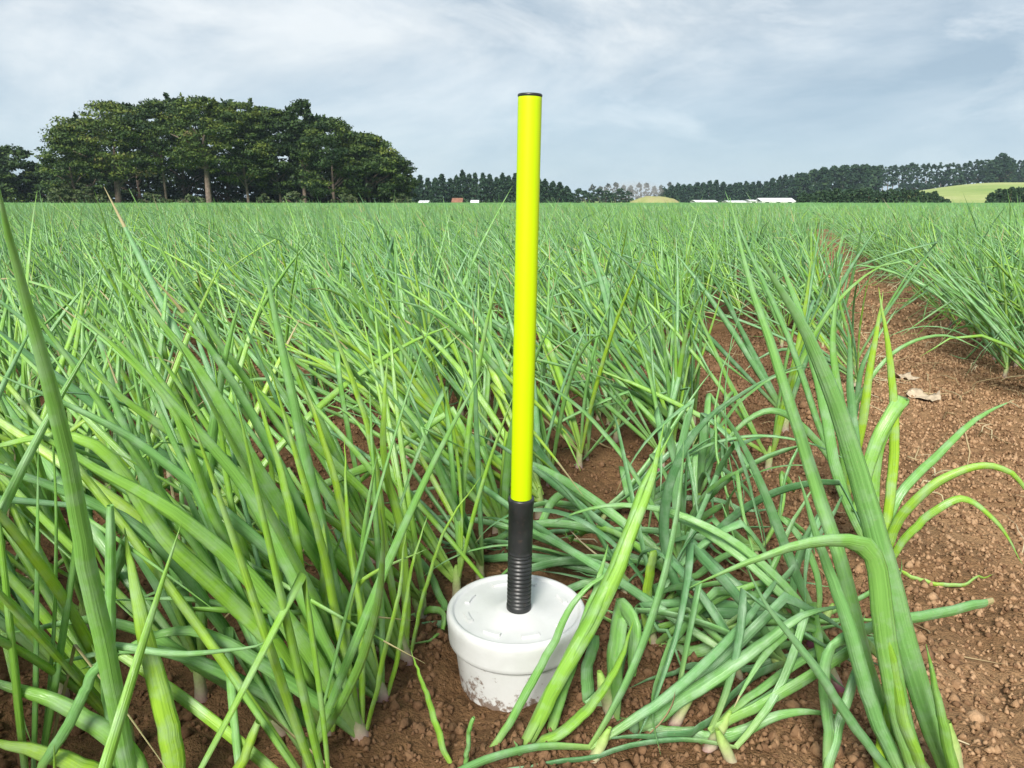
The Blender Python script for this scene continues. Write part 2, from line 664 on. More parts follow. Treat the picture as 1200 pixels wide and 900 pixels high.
def fan_dirs(n, r, az, k, spread, lean, lean_dir):
    """k-th leaf of a two-ranked fan"""
    sgn = np.where(k % 2 == 0, 1.0, -1.0)
    tilt = spread * (0.35 + 0.65 * r.random(n)) * sgn
    d = np.stack([np.cos(az) * np.sin(tilt), np.sin(az) * np.sin(tilt), np.cos(tilt)], -1)
    d = d + lean[:, None] * lean_dir[None, :] + r.normal(0, 0.07, (n, 3))
    return d


# --- where plants grow
def row_points():
    pts = []
    for side, rows in (('left', ROWS_L), ('right', ROWS_R)):
        for ri, v in enumerate(rows):
            u = -1.0
            rr = np.random.default_rng(1000 + ri + (500 if side == 'right' else 0))
            # work out the stretch of this row within the (widened) view
            us = np.arange(-1.0, 46, 0.35)
            x = us * RU[0] + v * RV[0]
            y = us * RU[1] + v * RV[1]
            ok = (y > 0.1) & (np.abs(x) < 0.80 * y + 2.2)
            if not ok.any():
                continue
            u, u1 = us[ok].min(), us[ok].max()
            while u < u1:
                far = u * RU[1] + v * RV[1]
                step = 0.10 if far < 5 else 0.088 if far < 9 else (0.12 if far < 11 else (0.16 if far < 22 else 0.50))
                u += step * (0.55 + 0.9 * rr.random())
                if side == 'left' and ri == 1 and rr.random() < 0.6 and far < 7:
                    continue
                vv = v + rr.normal(0, 0.030)
                x_, y_ = u * RU[0] + vv * RV[0], u * RU[1] + vv * RV[1]
                if y_ < 0.1 or rr.random() < 0.05:
                    continue
                # patchy gaps
                if vnoise(np.array([x_ * 1.9]), np.array([y_ * 1.9]), 77)[0] > (0.64 if y_ < 6 else 0.78):
                    continue
                pts.append((x_, y_, 0 if side == 'left' else 1, ri, u, vv))
    return np.array(pts)


PTS = row_points()
dist = np.hypot(PTS[:, 0], PTS[:, 1])
rb = np.hypot(PTS[:, 0] - BUCKET[0], PTS[:, 1] - BUCKET[1])
keep = rb > 0.185
# ground left open in the photograph: foot of the bucket, the soil before it, the camera's own spot
gx, gy, gd = project(np.stack([PTS[:, 0], PTS[:, 1], PTS[:, 0] * 0], -1))
keep &= ~((gx > 470) & (gx < 980) & (PTS[:, 1] < 1.02))
keep &= ~((PTS[:, 2] == 0) & (PTS[:, 3] <= 1) & (PTS[:, 1] < 1.75))      # trodden first rows: laid by hand below
keep &= ~((PTS[:, 2] == 0) & (PTS[:, 3] == 0) & (PTS[:, 1] < 1.95))
keep &= ~((PTS[:, 1] < 0.62) & (np.abs(PTS[:, 0]) < 0.34))
keep &= ~((dist < 0.5))
keep &= ~((gx > 840) & (gx < 910) & (gy > 380) & (gy < 480))
keep &= ~((gx > 195) & (gx < 285) & (gy > 420) & (gy < 475))
keep &= ~((PTS[:, 2] == 1) & (PTS[:, 1] < 2.0))
PTS = PTS[keep]
dist = dist[keep]

# far rows thin out: skip plants where nothing but tips can be seen
far_skip = ((dist > 24) & (PTS[:, 3] % 2 == 1)) | ((dist > 5) & (np.abs(PTS[:, 0]) > 0.72 * PTS[:, 1] + 1.2))
PTS, dist = PTS[~far_skip], dist[~far_skip]


def gen_plants(pts, S, sides, nl_lo, nl_hi, seed, hgt=1.0, wmul=1.0):
    """all leaves of these plants; returns dict of arrays"""
    r = np.random.default_rng(seed)
    n = len(pts)
    nl = r.integers(nl_lo, nl_hi + 1, n)
    pid = np.repeat(np.arange(n), nl)
    k = np.concatenate([np.arange(m) for m in nl]) if n else np.zeros(0, int)
    m = len(pid)
    az_p = r.random(n) * pi
    lean_p = np.clip(r.normal(0.48, 0.20, n), 0.0, 0.95)
    if n:
        edge = (pts[:, 2] == 1) & (pts[:, 3] < 2)
        lean_p[edge] *= 0.8
    size_p = np.clip(r.normal(1.0, 0.13, n), 0.65, 1.25)
    hue_p = np.clip(r.normal(0.42, 0.17, n), 0, 1)
    z0 = soil_z(pts[:, 0], pts[:, 1], False) if n else np.zeros(0)
    base_p = np.stack([pts[:, 0], pts[:, 1], z0 + 0.045 * size_p], -1)
    az = az_p[pid] + r.normal(0, 0.3, m)
    d0 = fan_dirs(m, r, az, k, 0.66, lean_p[pid], WIND)
    age = k / np.maximum(nl[pid] - 1, 1)                         # 0 = outer, old; 1 = inner, young
    length = size_p[pid] * (0.46 + 0.21 * np.sin(age * pi * 0.85 + 0.35)) * np.clip(r.normal(1, 0.12, m), 0.6, 1.3) * hgt
    bend = np.abs(r.normal(0.20, 0.30, m)) * (1.4 - 0.8 * age)
    bend = bend + np.where((k <= 1) & (r.random(m) < 0.4), 1.6, 0.0)
    kr = r.random(m)
    kink_at = np.where(kr < 0.16 + 0.16 * (1 - age), r.integers(max(1, int(S * 0.35)), max(2, int(S * 0.8)), m), -1)
    ka = r.random(m) * 2 * pi
    kink_dir = np.stack([np.cos(ka), np.sin(ka), -0.25 - 0.9 * r.random(m)], -1)
    base = base_p[pid] + np.stack([np.cos(az) * 0.006, np.sin(az) * 0.006, r.normal(0, 0.004, m)], -1) * np.where(k % 2 == 0, 1, -1)[:, None]
    P = leaf_paths(base, d0, length, bend, S, kink_at, kink_dir, 0.10, r=r)
    lim = np.clip(r.normal(0.545, 0.095, m), 0.30, 0.70) + np.where(r.random(m) < 0.10, 0.11, 0.0)
    f = np.minimum(1.0, lim / P[..., 2].max(1))
    P = base[:, None] + (P - base[:, None]) * f[:, None, None]
    w = size_p[pid] * (0.0090 + 0.0075 * r.random(m)) * wmul
    flat = 0.45 + 0.4 * r.random(m)
    hue = np.clip(hue_p[pid] + r.normal(0, 0.13, m) + 0.15 * (age - 0.5), 0, 1)
    dry = np.where(r.random(m) < 0.14, 0.55 + 0.25 * r.random(m), 0.0)
    yel = r.random(m) < 0.012
    hue[yel] = 0.95
    dead = (k == 0) & (r.random(m) < 0.30)
    dry[dead] = 2.6
    w[dead] *= 0.38
    flat[dead] = 0.35
    limp = (k <= 1) & ~dead & (r.random(m) < 0.35)
    flat[limp] = 0.32
    return dict(P=P, w=w, flat=flat, hue=hue, dry=dry, pid=pid, kink=kink_at, base=base_p, size=size_p, twist=r.random(m) * 2 * pi, sides=sides)


POLE_Y = BUCKET[1]


def leaf_ok(P):
    """no leaf through the bucket or pole, none right before the lens, none before the marker"""
    px, py, dep = project(P)
    x, y, z = P[..., 0], P[..., 1], P[..., 2]
    rbk = np.hypot(x - BUCKET[0], y - BUCKET[1])
    bad = ((rbk < 0.125) & (z < 0.16)).any(1)
    bad |= ((rbk < 0.04)).any(1)
    bad |= (np.hypot(x, y) < 0.36).any(1) & (np.hypot(np.hypot(x, y), z - H) < 0.40).any(1)
    bad |= ((y < POLE_Y) & (px > 585) & (px < 650) & (py < 720)).any(1)
    bad |= ((y < POLE_Y + 0.05) & (px > 500) & (px < 705) & (py > 640) & (py < 850)).any(1)
    # the open soil to the right stays open
    bad |= ((px > 1085) & (py > 560) & (y < 1.6) & (dep > 0.05)).any(1)
    bad |= ((px > 700) & (px < 1080) & (py > 560) & (y < 0.75) & (dep > 0.05)).any(1)
    return ~bad


def build_stuff(name, parts, label):
    Vs, Fs, As, off = [], [], [], 0
    for g, sel in parts:
        if not sel.any():
            continue
        V, F, A = leaf_tubes(g['P'][sel], g['w'][sel], g['flat'][sel], g['hue'][sel], g['dry'][sel], g['sides'], g['kink'][sel], g['twist'][sel])
        n, k, _ = V.shape
        Fa = (F[None] + (np.arange(n) * k)[:, None, None]).reshape(-1, 4) + off
        Vs.append(V.reshape(-1, 3))
        As.append(A.reshape(-1, 4))
        Fs.append(Fa)
        off += n * k
    o = obj(name, np_mesh(name, np.concatenate(Vs), np.concatenate(Fs), M_LEAF, np.concatenate(As)))
    tag(o, label, 'onion crop', kind='stuff')
    return o


def neck_mesh(size, lean, seed):
    r = np.random.default_rng(seed)
    zs = np.array([-0.03, -0.012, 0.004, 0.022, 0.044, 0.066]) * size
    rs = np.array([0.008, 0.0105, 0.0098, 0.0080, 0.0078, 0.0030]) * size * (0.85 + 0.3 * r.random())
    n = 9
    a = np.arange(n) * 2 * pi / n
    V, A = [], []
    for j, (z, rad) in enumerate(zip(zs, rs)):
        c = lean * (z / 0.055) * 0.03
        V.append(np.stack([c[0] + rad * np.cos(a), c[1] + rad * np.sin(a), np.full(n, z)], -1))
        A.append(np.tile([j / 5, r.random(), 0, 1], (n, 1)))
    V, A = np.concatenate(V), np.concatenate(A)
    i = np.arange(6 * n).reshape(6, n)
    i2 = np.roll(i, -1, 1)
    F = np.stack([i[:-1], i2[:-1], i2[1:], i[1:]], -1).reshape(-1, 4)
    return np_mesh('neck', V, F, M_NECK, A)


def add_plant(base, V, F, A, label, group, seed, size=1.0, neck=True, lean=(0, 0)):
    """one onion plant: an Empty at its foot, a neck and its leaves"""
    root = empty('onion_plant', base)
    tag(root, label, 'onion plant', group)
    if neck:
        obj('neck', neck_mesh(size, np.array([*lean, 0.0]), seed), root)
    for v, a in zip(V, A):
        obj('leaf', np_mesh('leaf', v - base[None, :], F, M_LEAF, a), root)
    return root


# ------------------------------------------------------------------ the crop
near = dist < 2.1
mid = (dist >= 2.1) & (dist < 5.2)
b3 = (dist >= 5.2) & (dist < 11)
b4 = (dist >= 11) & (dist < 24)
b5 = dist >= 24
G1 = gen_plants(PTS[near], 15, 8, 7, 10, 1, 1.0, 1.05)
G1['hue'] = np.clip(G1['hue'] + 0.15, 0, 1)
G2 = gen_plants(PTS[mid], 10, 6, 7, 9, 2)
G3 = gen_plants(PTS[b3], 4, 3, 5, 7, 3)
G4 = gen_plants(PTS[b4], 2, 3, 4, 5, 4, 1.0, 1.3)
G5 = gen_plants(PTS[b5], 2, 3, 3, 4, 5, 1.0, 2.2)
stuff_parts = [(g, np.ones(len(g['pid']), bool)) for g in (G3, G4, G5)]

_u = ['', 'first', 'second', 'third', 'fourth', 'fifth', 'sixth', 'seventh', 'eighth', 'ninth']
ORD = _u[1:] + ['tenth', 'eleventh', 'twelfth', 'thirteenth', 'fourteenth', 'fifteenth', 'sixteenth', 'seventeenth', 'eighteenth', 'nineteenth', 'twentieth']
ORD += ['twenty-' + w for w in _u[1:]] + ['thirtieth'] + ['thirty-' + w for w in _u[1:]] + ['fortieth']
N_HAND = 36
cands = []
for gi, (g, pts) in enumerate(((G1, PTS[near]), (G2, PTS[mid]))):
    g['ok'] = leaf_ok(g['P'])
    px, py, dep = project(g['P'])
    inn = (px > 0) & (px < 1200) & (py > 0) & (py < 900) & (dep > 0.05)
    frac = inn.mean(1) * g['ok'] / np.maximum(dep.mean(1), 0.2) ** 2
    score = np.bincount(g['pid'], frac, len(pts))
    for i in range(len(pts)):
        cands.append((score[i], gi, i))
cands.sort(reverse=True)
chosen = {0: set(), 1: set()}
for s, gi, i in cands[:300 - N_HAND]:
    if s > 0.02:
        chosen[gi].add(i)
RANK, in_row = {}, {}
for gi, pts in ((0, PTS[near]), (1, PTS[mid])):
    for i in chosen[gi]:
        in_row.setdefault((pts[i, 2], pts[i, 3], pts[i, 1] >= BUCKET[1]), []).append((abs(pts[i, 1] - BUCKET[1]), gi, i))
for key, lst in in_row.items():
    for k, (_, gi, i) in enumerate(sorted(lst)):
        RANK[(gi, i)] = ('beyond' if key[2] else 'nearer than', k)
for gi, (g, pts) in enumerate(((G1, PTS[near]), (G2, PTS[mid]))):
    V, F, A = leaf_tubes(g['P'], g['w'], g['flat'], g['hue'], g['dry'], g['sides'], g['kink'], g['twist'])
    rest = g['ok'].copy()
    for i in sorted(chosen[gi]):
        sel = (g['pid'] == i)
        rest[sel] = False
        sel &= g['ok']
        if sel.sum() < 2:
            continue
        side, ri = ('left', 'right')[int(pts[i, 2])], int(pts[i, 3])
        y = pts[i, 1]
        where, place_n = RANK[(gi, i)]
        ph = g['hue'][sel].mean()
        look = ('tall' if g['size'][i] > 1.08 else 'short' if g['size'][i] < 0.92 else 'leaning') + (' bluish-green' if ph < 0.33 else ' yellow-green' if ph > 0.55 else ' green')
        label = f'{look} onion plant, {ORD[ri]} row {side} of the bare strip, {ORD[min(place_n, 39)]} {where} the bucket'
        b = g['base'][i].copy()
        b[2] -= 0.045 * g['size'][i]
        add_plant(b, V[sel], F, A[sel], label, f'onion plants, {ORD[ri]} row {side} of the bare strip', 7000 + gi * 1000 + i, g['size'][i])
    if gi == 1:                                             # plants out of the picture keep a simpler shape
        g = dict(g)
        g['P'] = g['P'][:, ::2]
        g['kink'] = np.where(g['kink'] >= 0, g['kink'] // 2, -1)
        g['sides'] = 4
    stuff_parts.append((g, rest))
build_stuff('onion_crop', stuff_parts, 'green onion crop in long rows reaching away to the trees')

# closed green mass of the crop where only its top can be seen
o = obj('far_crop', grid_mesh('far_crop', -120, 120, 19, 126, 300, 130,
        lambda x, y: 0.27 + 0.10 * np.cos((x * RV[0] + y * RV[1]) / 0.96 * 2 * pi) * 0.3 + 0.22 * fbm(x * 1.3, y * 1.3, 3, 5) - 0.5 * np.clip((23 - y) / 4, 0, 1), M_CROP))
tag(o, 'even green top of the onion crop far off below the trees', 'onion crop', kind='stuff')


# ------------------------------------------------------------------ plants told apart in the foreground
def spline(pts, S):
    pts = np.asarray(pts, float)
    n = len(pts)
    d = np.concatenate([[0], np.cumsum(np.linalg.norm(np.diff(pts, axis=0), axis=1))])
    t = d / d[-1]
    m = np.gradient(pts, t, axis=0) if n > 2 else np.repeat((pts[1:] - pts[:1]), 2, 0)
    out = []
    for s in np.linspace(0, 1, S + 1):
        i = min(int(np.searchsorted(t, s, 'right') - 1), n - 2)
        h = t[i + 1] - t[i]
        u = (s - t[i]) / h
        out.append((2 * u ** 3 - 3 * u ** 2 + 1) * pts[i] + (u ** 3 - 2 * u ** 2 + u) * h * m[i] + (-2 * u ** 3 + 3 * u ** 2) * pts[i + 1] + (u ** 3 - u ** 2) * h * m[i + 1])
    return np.array(out)


FAN = [0, 0.12, 0.3, 0.5, 0.75, 0.92, 1.0], [0.70, 0.9, 1.0, 0.93, 0.62, 0.26, 0.04]
BLUNT = [0, 0.12, 0.3, 0.5, 0.75, 0.92, 1.0], [0.75, 0.92, 1.0, 0.98, 0.93, 0.86, 0.60]


def hand_leaf(knots, w, hue, flat=0.6, kink=None, blunt=False, dry=0.0, twist=None, S=26, sides=10):
    """knots: (px, py, Y) in the photograph, given their distance"""
    pts = [at(*k) for k in knots]
    for p in pts:
        p[2] = max(p[2], 0.006)
    P = spline(pts, S)
    P[:, 2] = np.maximum(P[:, 2], 0.004)
    P = P + np.cumsum(rng.normal(0, 0.0006, P.shape), 0)
    if len(knots) < 99:
        P[3:, 2] = np.maximum(P[3:, 2], soil_z(P[3:, 0], P[3:, 1]) + 0.004)
    t = np.linspace(0, 1, S + 1)
    prof = np.interp(t, *(BLUNT if blunt else FAN))
    ka = None
    if kink is not None:
        d = np.linalg.norm(P - pts[kink], axis=1)
        ka = np.array([int(d.argmin())])
    w, hue = w * 0.88, min(1.0, hue + 0.12)
    V, F, A = leaf_tubes(P[None], np.array([w]), np.array([flat]), np.array([hue]), np.array([dry]), sides, ka,
                         None if twist is None else np.array([twist]), prof)
    return V[0], F, A[0]


hand_count = [0]


def hand_plant(base_px, leaves, label, size=1.0, neck=True, base_xyz=None):
    b = ground(*base_px) if base_xyz is None else np.array(base_xyz, float)
    b[2] = soil_z(np.array([b[0]]), np.array([b[1]]), False)[0]
    L = [hand_leaf(**l) for l in leaves]
    f0 = L[0][0][:10].mean(0)
    b = np.array([f0[0], f0[1], soil_z(f0[:1], f0[1:2], False)[0]])
    hand_count[0] += 1
    root = empty('onion_plant', b)
    tag(root, label, 'onion plant')
    if neck:
        obj('neck', neck_mesh(size * 0.85, np.array([-0.5, 0, 0.0]), 90 + hand_count[0]), root)
    for v, F, a in L:
        obj('leaf', np_mesh('leaf', v - b[None], F, M_LEAF, a), root)
    return root


# right foreground: thick leaves that rise out of the lower edge
yb = 0.74
hand_plant((1105, 985), [
    dict(knots=[(1112, 985, .735), (1085, 830, .74), (1040, 660, .73), (990, 500, .72), (935, 370, .70), (880, 290, .68)], w=.030, hue=.28, flat=.7, twist=1.2),
    dict(knots=[(1075, 985, .73), (1055, 850, .72), (1030, 730, .71), (1006, 640, .70), (960, 634, .69), (880, 655, .68), (803, 692, .68)], w=.028, hue=.40, flat=.55, kink=3, twist=1.5),
    dict(knots=[(1085, 985, .75), (1040, 840, .77), (985, 660, .80), (940, 520, .83), (900, 400, .86), (868, 300, .88), (852, 232, .90)], w=.026, hue=.35, flat=.7),
    dict(knots=[(1118, 985, .72), (1100, 860, .70), (1078, 760, .69)], w=.024, hue=.5, flat=.6),
    dict(knots=[(1060, 985, .735), (1030, 850, .745), (990, 720, .755), (955, 620, .765), (938, 560, .77)], w=.022, hue=.22, flat=.7),
    dict(knots=[(1090, 985, .725), (1062, 860, .715), (1040, 760, .71), (1022, 680, .705)], w=.022, hue=.65, flat=.6),
], 'tall onion plant with thick upright leaves at the right front, one leaf folded left', 1.6)
hand_plant((1040, 960), [
    dict(knots=[(1050, 960, .75), (1000, 850, .73), (940, 760, .71), (895, 705, .70), (875, 660, .70)], w=.016, hue=.12, flat=.8),
    dict(knots=[(965, 960, .76), (970, 860, .77), (976, 752, .78), (1040, 728, .80), (1100, 716, .82), (1160, 704, .84)], w=.021, hue=.22, flat=.6, kink=2, blunt=True, dry=.55),
    dict(knots=[(1020, 960, .76), (1028, 880, .76), (1030, 815, .77)], w=.017, hue=1.0, flat=.6),
    dict(knots=[(960, 960, .75), (985, 850, .78), (1005, 770, .82), (995, 700, .88)], w=.022, hue=.2),
], 'onion plant with a leaf snapped over to the right, under the tall right plant', 1.2)
# right, behind: the one that throws arching leaves over the bare soil
hand_plant((1030, 690), [
    dict(knots=[(1030, 690, 1.29), (1022, 600, 1.30), (1030, 520, 1.31), (1058, 466, 1.32), (1035, 500, 1.30), (1000, 600, 1.28)], w=.030, hue=.5, kink=3, flat=.5, blunt=True),
    dict(knots=[(1030, 690, 1.29), (1060, 600, 1.27), (1110, 560, 1.25), (1165, 548, 1.24), (1188, 556, 1.23), (1215, 600, 1.22)], w=.022, hue=.75, flat=.7),
    dict(knots=[(1034, 690, 1.29), (1070, 620, 1.26), (1130, 582, 1.24), (1170, 610, 1.23), (1200, 660, 1.22)], w=.017, hue=.7),
    dict(knots=[(1030, 690, 1.29), (1050, 590, 1.30), (1100, 535, 1.34), (1150, 490, 1.38), (1190, 470, 1.42)], w=.020, hue=.35, dry=.6),
    dict(knots=[(1026, 690, 1.29), (985, 560, 1.30), (960, 440, 1.33), (930, 330, 1.36), (905, 270, 1.38)], w=.024, hue=.3),
    dict(knots=[(1028, 690, 1.29), (1045, 540, 1.31), (1042, 430, 1.33), (1030, 340, 1.35)], w=.021, hue=.85),
    dict(knots=[(1030, 690, 1.29), (1005, 560, 1.27), (1000, 470, 1.26), (995, 380, 1.25)], w=.026, hue=.15),
    dict(knots=[(1030, 690, 1.29), (1075, 700, 1.24), (1120, 712, 1.22), (1165, 690, 1.26)], w=.012, hue=.8, dry=.6),
], 'onion plant arching thin leaves to the right over the bare brown soil', 1.4)
hand_plant((990, 600), [
    dict(knots=[(990, 600, 1.62), (960, 500, 1.63), (925, 400, 1.64), (880, 300, 1.66), (850, 225, 1.68)], w=.026, hue=.25),
    dict(knots=[(992, 600, 1.62), (985, 480, 1.62), (975, 380, 1.63), (985, 320, 1.64)], w=.028, hue=.4),
    dict(knots=[(990, 600, 1.62), (1010, 500, 1.6), (1025, 400, 1.6), (1035, 340, 1.6)], w=.024, hue=.9),
    dict(knots=[(990, 600, 1.62), (960, 520, 1.58), (900, 480, 1.56), (850, 520, 1.55), (838, 560, 1.55)], w=.02, hue=.3),
    dict(knots=[(990, 600, 1.62), (1005, 470, 1.66), (1055, 410, 1.68), (1110, 395, 1.7), (1150, 410, 1.7)], w=.014, hue=.3),
    dict(knots=[(990, 600, 1.62), (1000, 480, 1.66), (1012, 420, 1.68), (1050, 360, 1.7)], w=.020, hue=.2),
], 'upright onion plant behind the tall right front plant, at the edge of bare soil', 1.4)

# before the bucket, right of its middle
hand_plant((612, 915), [
    dict(knots=[(572, 915, .80), (640, 764, .83), (676, 696, .85), (700, 674, .86), (738, 657, .87)], w=.013, hue=.35, flat=.8),
    dict(knots=[(606, 915, .80), (660, 780, .82), (700, 705, .84), (722, 655, .86), (756, 564, .91), (790, 503, .95)], w=.029, hue=.55, flat=.55),
    dict(knots=[(612, 915, .80), (655, 800, .81), (690, 735, .83), (735, 640, .86), (770, 540, .92), (778, 500, .95)], w=.022, hue=.62),
    dict(knots=[(618, 905, .80), (680, 842, .80), (728, 770, .80), (742, 728, .80)], w=.022, hue=.62, flat=.6),
    dict(knots=[(640, 915, .82), (664, 800, .84), (700, 700, .87), (718, 640, .89)], w=.018, hue=.4),
    dict(knots=[(620, 915, .79), (608, 890, .78), (604, 868, .78)], w=.013, hue=.3),
], 'bent onion plant leaning right across the front of the white bucket', 1.3, neck=False)
hand_plant((716, 905), [
    dict(knots=[(715, 905, .86), (718, 830, .86), (722, 760, .86), (732, 716, .86), (742, 730, .84), (740, 790, .83)], w=.036, hue=.35, flat=.4, kink=3, blunt=True),
    dict(knots=[(712, 905, .86), (700, 850, .87), (690, 790, .88), (700, 745, .9)], w=.026, hue=.2, blunt=True, flat=.4),
    dict(knots=[(720, 905, .86), (745, 850, .85), (800, 820, .84), (870, 770, .84), (950, 720, .85), (995, 712, .86)], w=.025, hue=.25, flat=.7),
    dict(knots=[(720, 905, .86), (760, 878, .84), (840, 868, .82), (930, 840, .82), (985, 845, .82)], w=.022, hue=.3, flat=.6),
    dict(knots=[(712, 905, .86), (735, 865, .84), (745, 830, .83), (775, 812, .83)], w=.015, hue=.1, flat=.6),
], 'onion plant with a flat folded leaf standing right of the white bucket', 1.3)
hand_plant((762, 790), [
    dict(knots=[(765, 800, 1.04), (762, 740, 1.04), (768, 650, 1.05)], w=.026, hue=.95, flat=.4, blunt=True),
    dict(knots=[(765, 800, 1.04), (800, 770, 1.02), (860, 745, 1.0), (930, 742, .98), (960, 760, .98)], w=.022, hue=.35),
    dict(knots=[(765, 800, 1.04), (830, 740, 1.05), (890, 690, 1.06), (935, 600, 1.1), (960, 560, 1.12)], w=.018, hue=.3),
    dict(knots=[(765, 800, 1.04), (790, 740, 1.02), (850, 700, 1.02), (920, 690, 1.03), (955, 745, 1.0)], w=.017, hue=.4),
], 'onion plant with one short bright blunt leaf, right of the white bucket', 1.1)

# left foreground
hand_plant((150, 985), [
    dict(knots=[(140, 985, .66), (138, 860, .67), (133, 740, .68), (130, 596, .70)], w=.021, hue=.35, flat=.6, blunt=True),
    dict(knots=[(140, 920, .665), (128, 800, .66), (130, 758, .65), (190, 764, .645), (260, 764, .64), (310, 756, .64), (328, 746, .64)], w=.015, hue=.3, kink=2, flat=.7),
    dict(knots=[(45, 905, .62), (80, 845, .63), (120, 765, .645), (134, 752, .65)], w=.012, hue=.25, blunt=True),
    dict(knots=[(210, 985, .66), (200, 850, .67), (170, 720, .69), (150, 620, .71)], w=.026, hue=.78, flat=.6),
    dict(knots=[(165, 985, .66), (150, 880, .66), (60, 815, .66), (-40, 790, .66)], w=.032, hue=.5, flat=.7),
    dict(knots=[(150, 985, .66), (110, 905, .64), (40, 880, .63), (-40, 868, .62)], w=.024, hue=.85, flat=.6),
    dict(knots=[(170, 985, .66), (110, 700, .62), (70, 500, .57), (20, 320, .53), (-10, 190, .50)], w=.022, hue=.42, flat=.7),
    dict(knots=[(180, 985, .66), (290, 890, .66), (305, 850, .67)], w=.024, hue=.9, flat=.5, blunt=True),
], 'big onion plant at the left front corner with a cut upright leaf', 1.4, neck=False)
for bx, by, lab, hu, sh in ((449, 838, 'onion plant with a white and purple neck just left of the bucket', .45, 0),
                            (424, 880, 'onion plant with a purple neck at the soil edge, lower left of the bucket', .6, -22),
                            (476, 792, 'pale-necked onion plant nearest the left side of the bucket', .5, 16),
                            (385, 880, 'onion plant leaning far left between the bucket and the left front corner', .55, -55),
                            (330, 860, 'low onion plant fanning left beneath the longest left front leaves', .35, -110)):
    g = ground(bx, by)
    y0 = g[1]
    J = lambda a: rng.normal(0, a)
    hand_plant((bx, by), [
        dict(knots=[(bx, by - 14, y0), (bx - 45, by - 130, y0 - .02), (bx - 130, by - 270 + J(15), y0 - .05), (bx - 235 + J(15), by - 420 + J(15), y0 - .08), (bx - 340 + J(20), by - 560 + J(20), y0 - .10)], w=.022, hue=hu + J(.1)),
        dict(knots=[(bx, by - 14, y0), (bx - 65, by - 120, y0 - .04), (bx - 190, by - 240 + J(15), y0 - .08), (bx - 310 + J(15), by - 330 + J(15), y0 - .11), (bx - 430 + J(15), by - 385 + J(20), y0 - .13)], w=.023, hue=hu + J(.1)),
        dict(knots=[(bx, by - 14, y0), (bx - 25, by - 140, y0), (bx - 55 + J(8), by - 290, y0 - .02), (bx - 100 + J(12), by - 440 + J(20), y0 - .02)], w=.019, hue=.78 + J(.1)),
        dict(knots=[(bx, by - 14, y0), (bx - 4, by - 150, y0 + .02), (bx - 8 + J(8), by - 270, y0 + .03), (bx - 20 + J(20), by - 380 + J(20), y0 + .05)], w=.016, hue=.7 + J(.1)),
        dict(knots=[(bx, by - 14, y0), (bx - 90, by - 80, y0 - .05), (bx - 210, by - 125 + J(12), y0 - .08), (bx - 330, by - 115 + J(25), y0 - .10)], w=.020, hue=.3 + J(.1)),
        dict(knots=[(bx + 2, by - 10, y0), (bx + 22, by - 95, y0 + .01), (bx + 45 + J(8), by - 190, y0 + .03), (bx + 80 + J(20), by - 250 + J(20), y0 + .05)], w=.011, hue=.75 + J(.1)),
    ], lab, 1.35)
# short leaves that stand out of the soil before the bucket
hand_plant((548, 905), [
    dict(knots=[(545, 905, .755), (547, 870, .755), (550, 838, .755)], w=.011, hue=.35, blunt=True),
    dict(knots=[(530, 905, .775), (512, 850, .79), (492, 800, .80), (478, 762, .81)], w=.012, hue=.65),
], 'short young onion leaves in the soil before the bucket', 0.7, neck=False)
# leaf that loops by the left of the lid
hand_plant((500, 775), [
    dict(knots=[(497, 788, 1.08), (482, 735, 1.08), (500, 718, 1.08), (520, 722, 1.06), (517, 752, 1.03), (500, 780, 1.0), (478, 800, .975)], w=.013, hue=.5, flat=.6),
    dict(knots=[(496, 788, 1.08), (520, 740, 1.10), (512, 690, 1.14), (470, 640, 1.18), (415, 628, 1.18)], w=.015, hue=.3),
], 'small onion plant curling one leaf round the left of the lid', 0.9)

# flattened plants right of the bucket: wilted leaves lying every way on the soil
flop = [(735, 700, 'left'), (800, 690, 'left'), (815, 600, 'down'), (800, 660, 'down'), (930, 745, 'left'), (955, 745, 'right'), (870, 800, 'left'),
        (905, 850, 'left'), (700, 620, 'right'), (840, 760, 'left'), (745, 610, 'right'), (890, 660, 'left'), (980, 800, 'left'), (790, 850, 'right'), (830, 880, 'right'), (690, 900, 'right'), (860, 900, 'left'), (770, 730, 'right'), (920, 800, 'left')]
FLAB = ['flattened onion plant just right of the lid', 'flattened onion plant lying between the bucket and the tall right plant',
        'wilted onion plant whose leaves hang in a limp bunch right of the pole', 'limp onion plant below the hanging bunch right of the pole',
        'toppled onion plant with a purple neck, left of the tall right plant', 'toppled onion plant pointing at the bare soil strip',
        'flattened onion plant with long leaves lying right of the bucket', 'lowest flattened onion plant beside the tall right front plant',
        'flattened onion plant behind the lid, right of the pole', 'flattened onion plant in the middle of the tangle right of the bucket',
        'drooping onion plant behind the lid, farther right of the pole', 'drooping onion plant between the limp bunch and the bare strip',
        'flattened onion plant under the folded leaf of the tall right plant', 'flattened onion plant in front of the tangle, close to the bucket',
        'flattened onion plant at the lower edge, right of the bucket',
        'flattened onion plant at the lower edge, straight below the bucket right side', 'flattened onion plant at the lower edge, left of the tall right plant',
        'flattened onion plant just right of the bright blunt leaf', 'flattened onion plant close left of the tall right plant']
fr = np.random.default_rng(314)
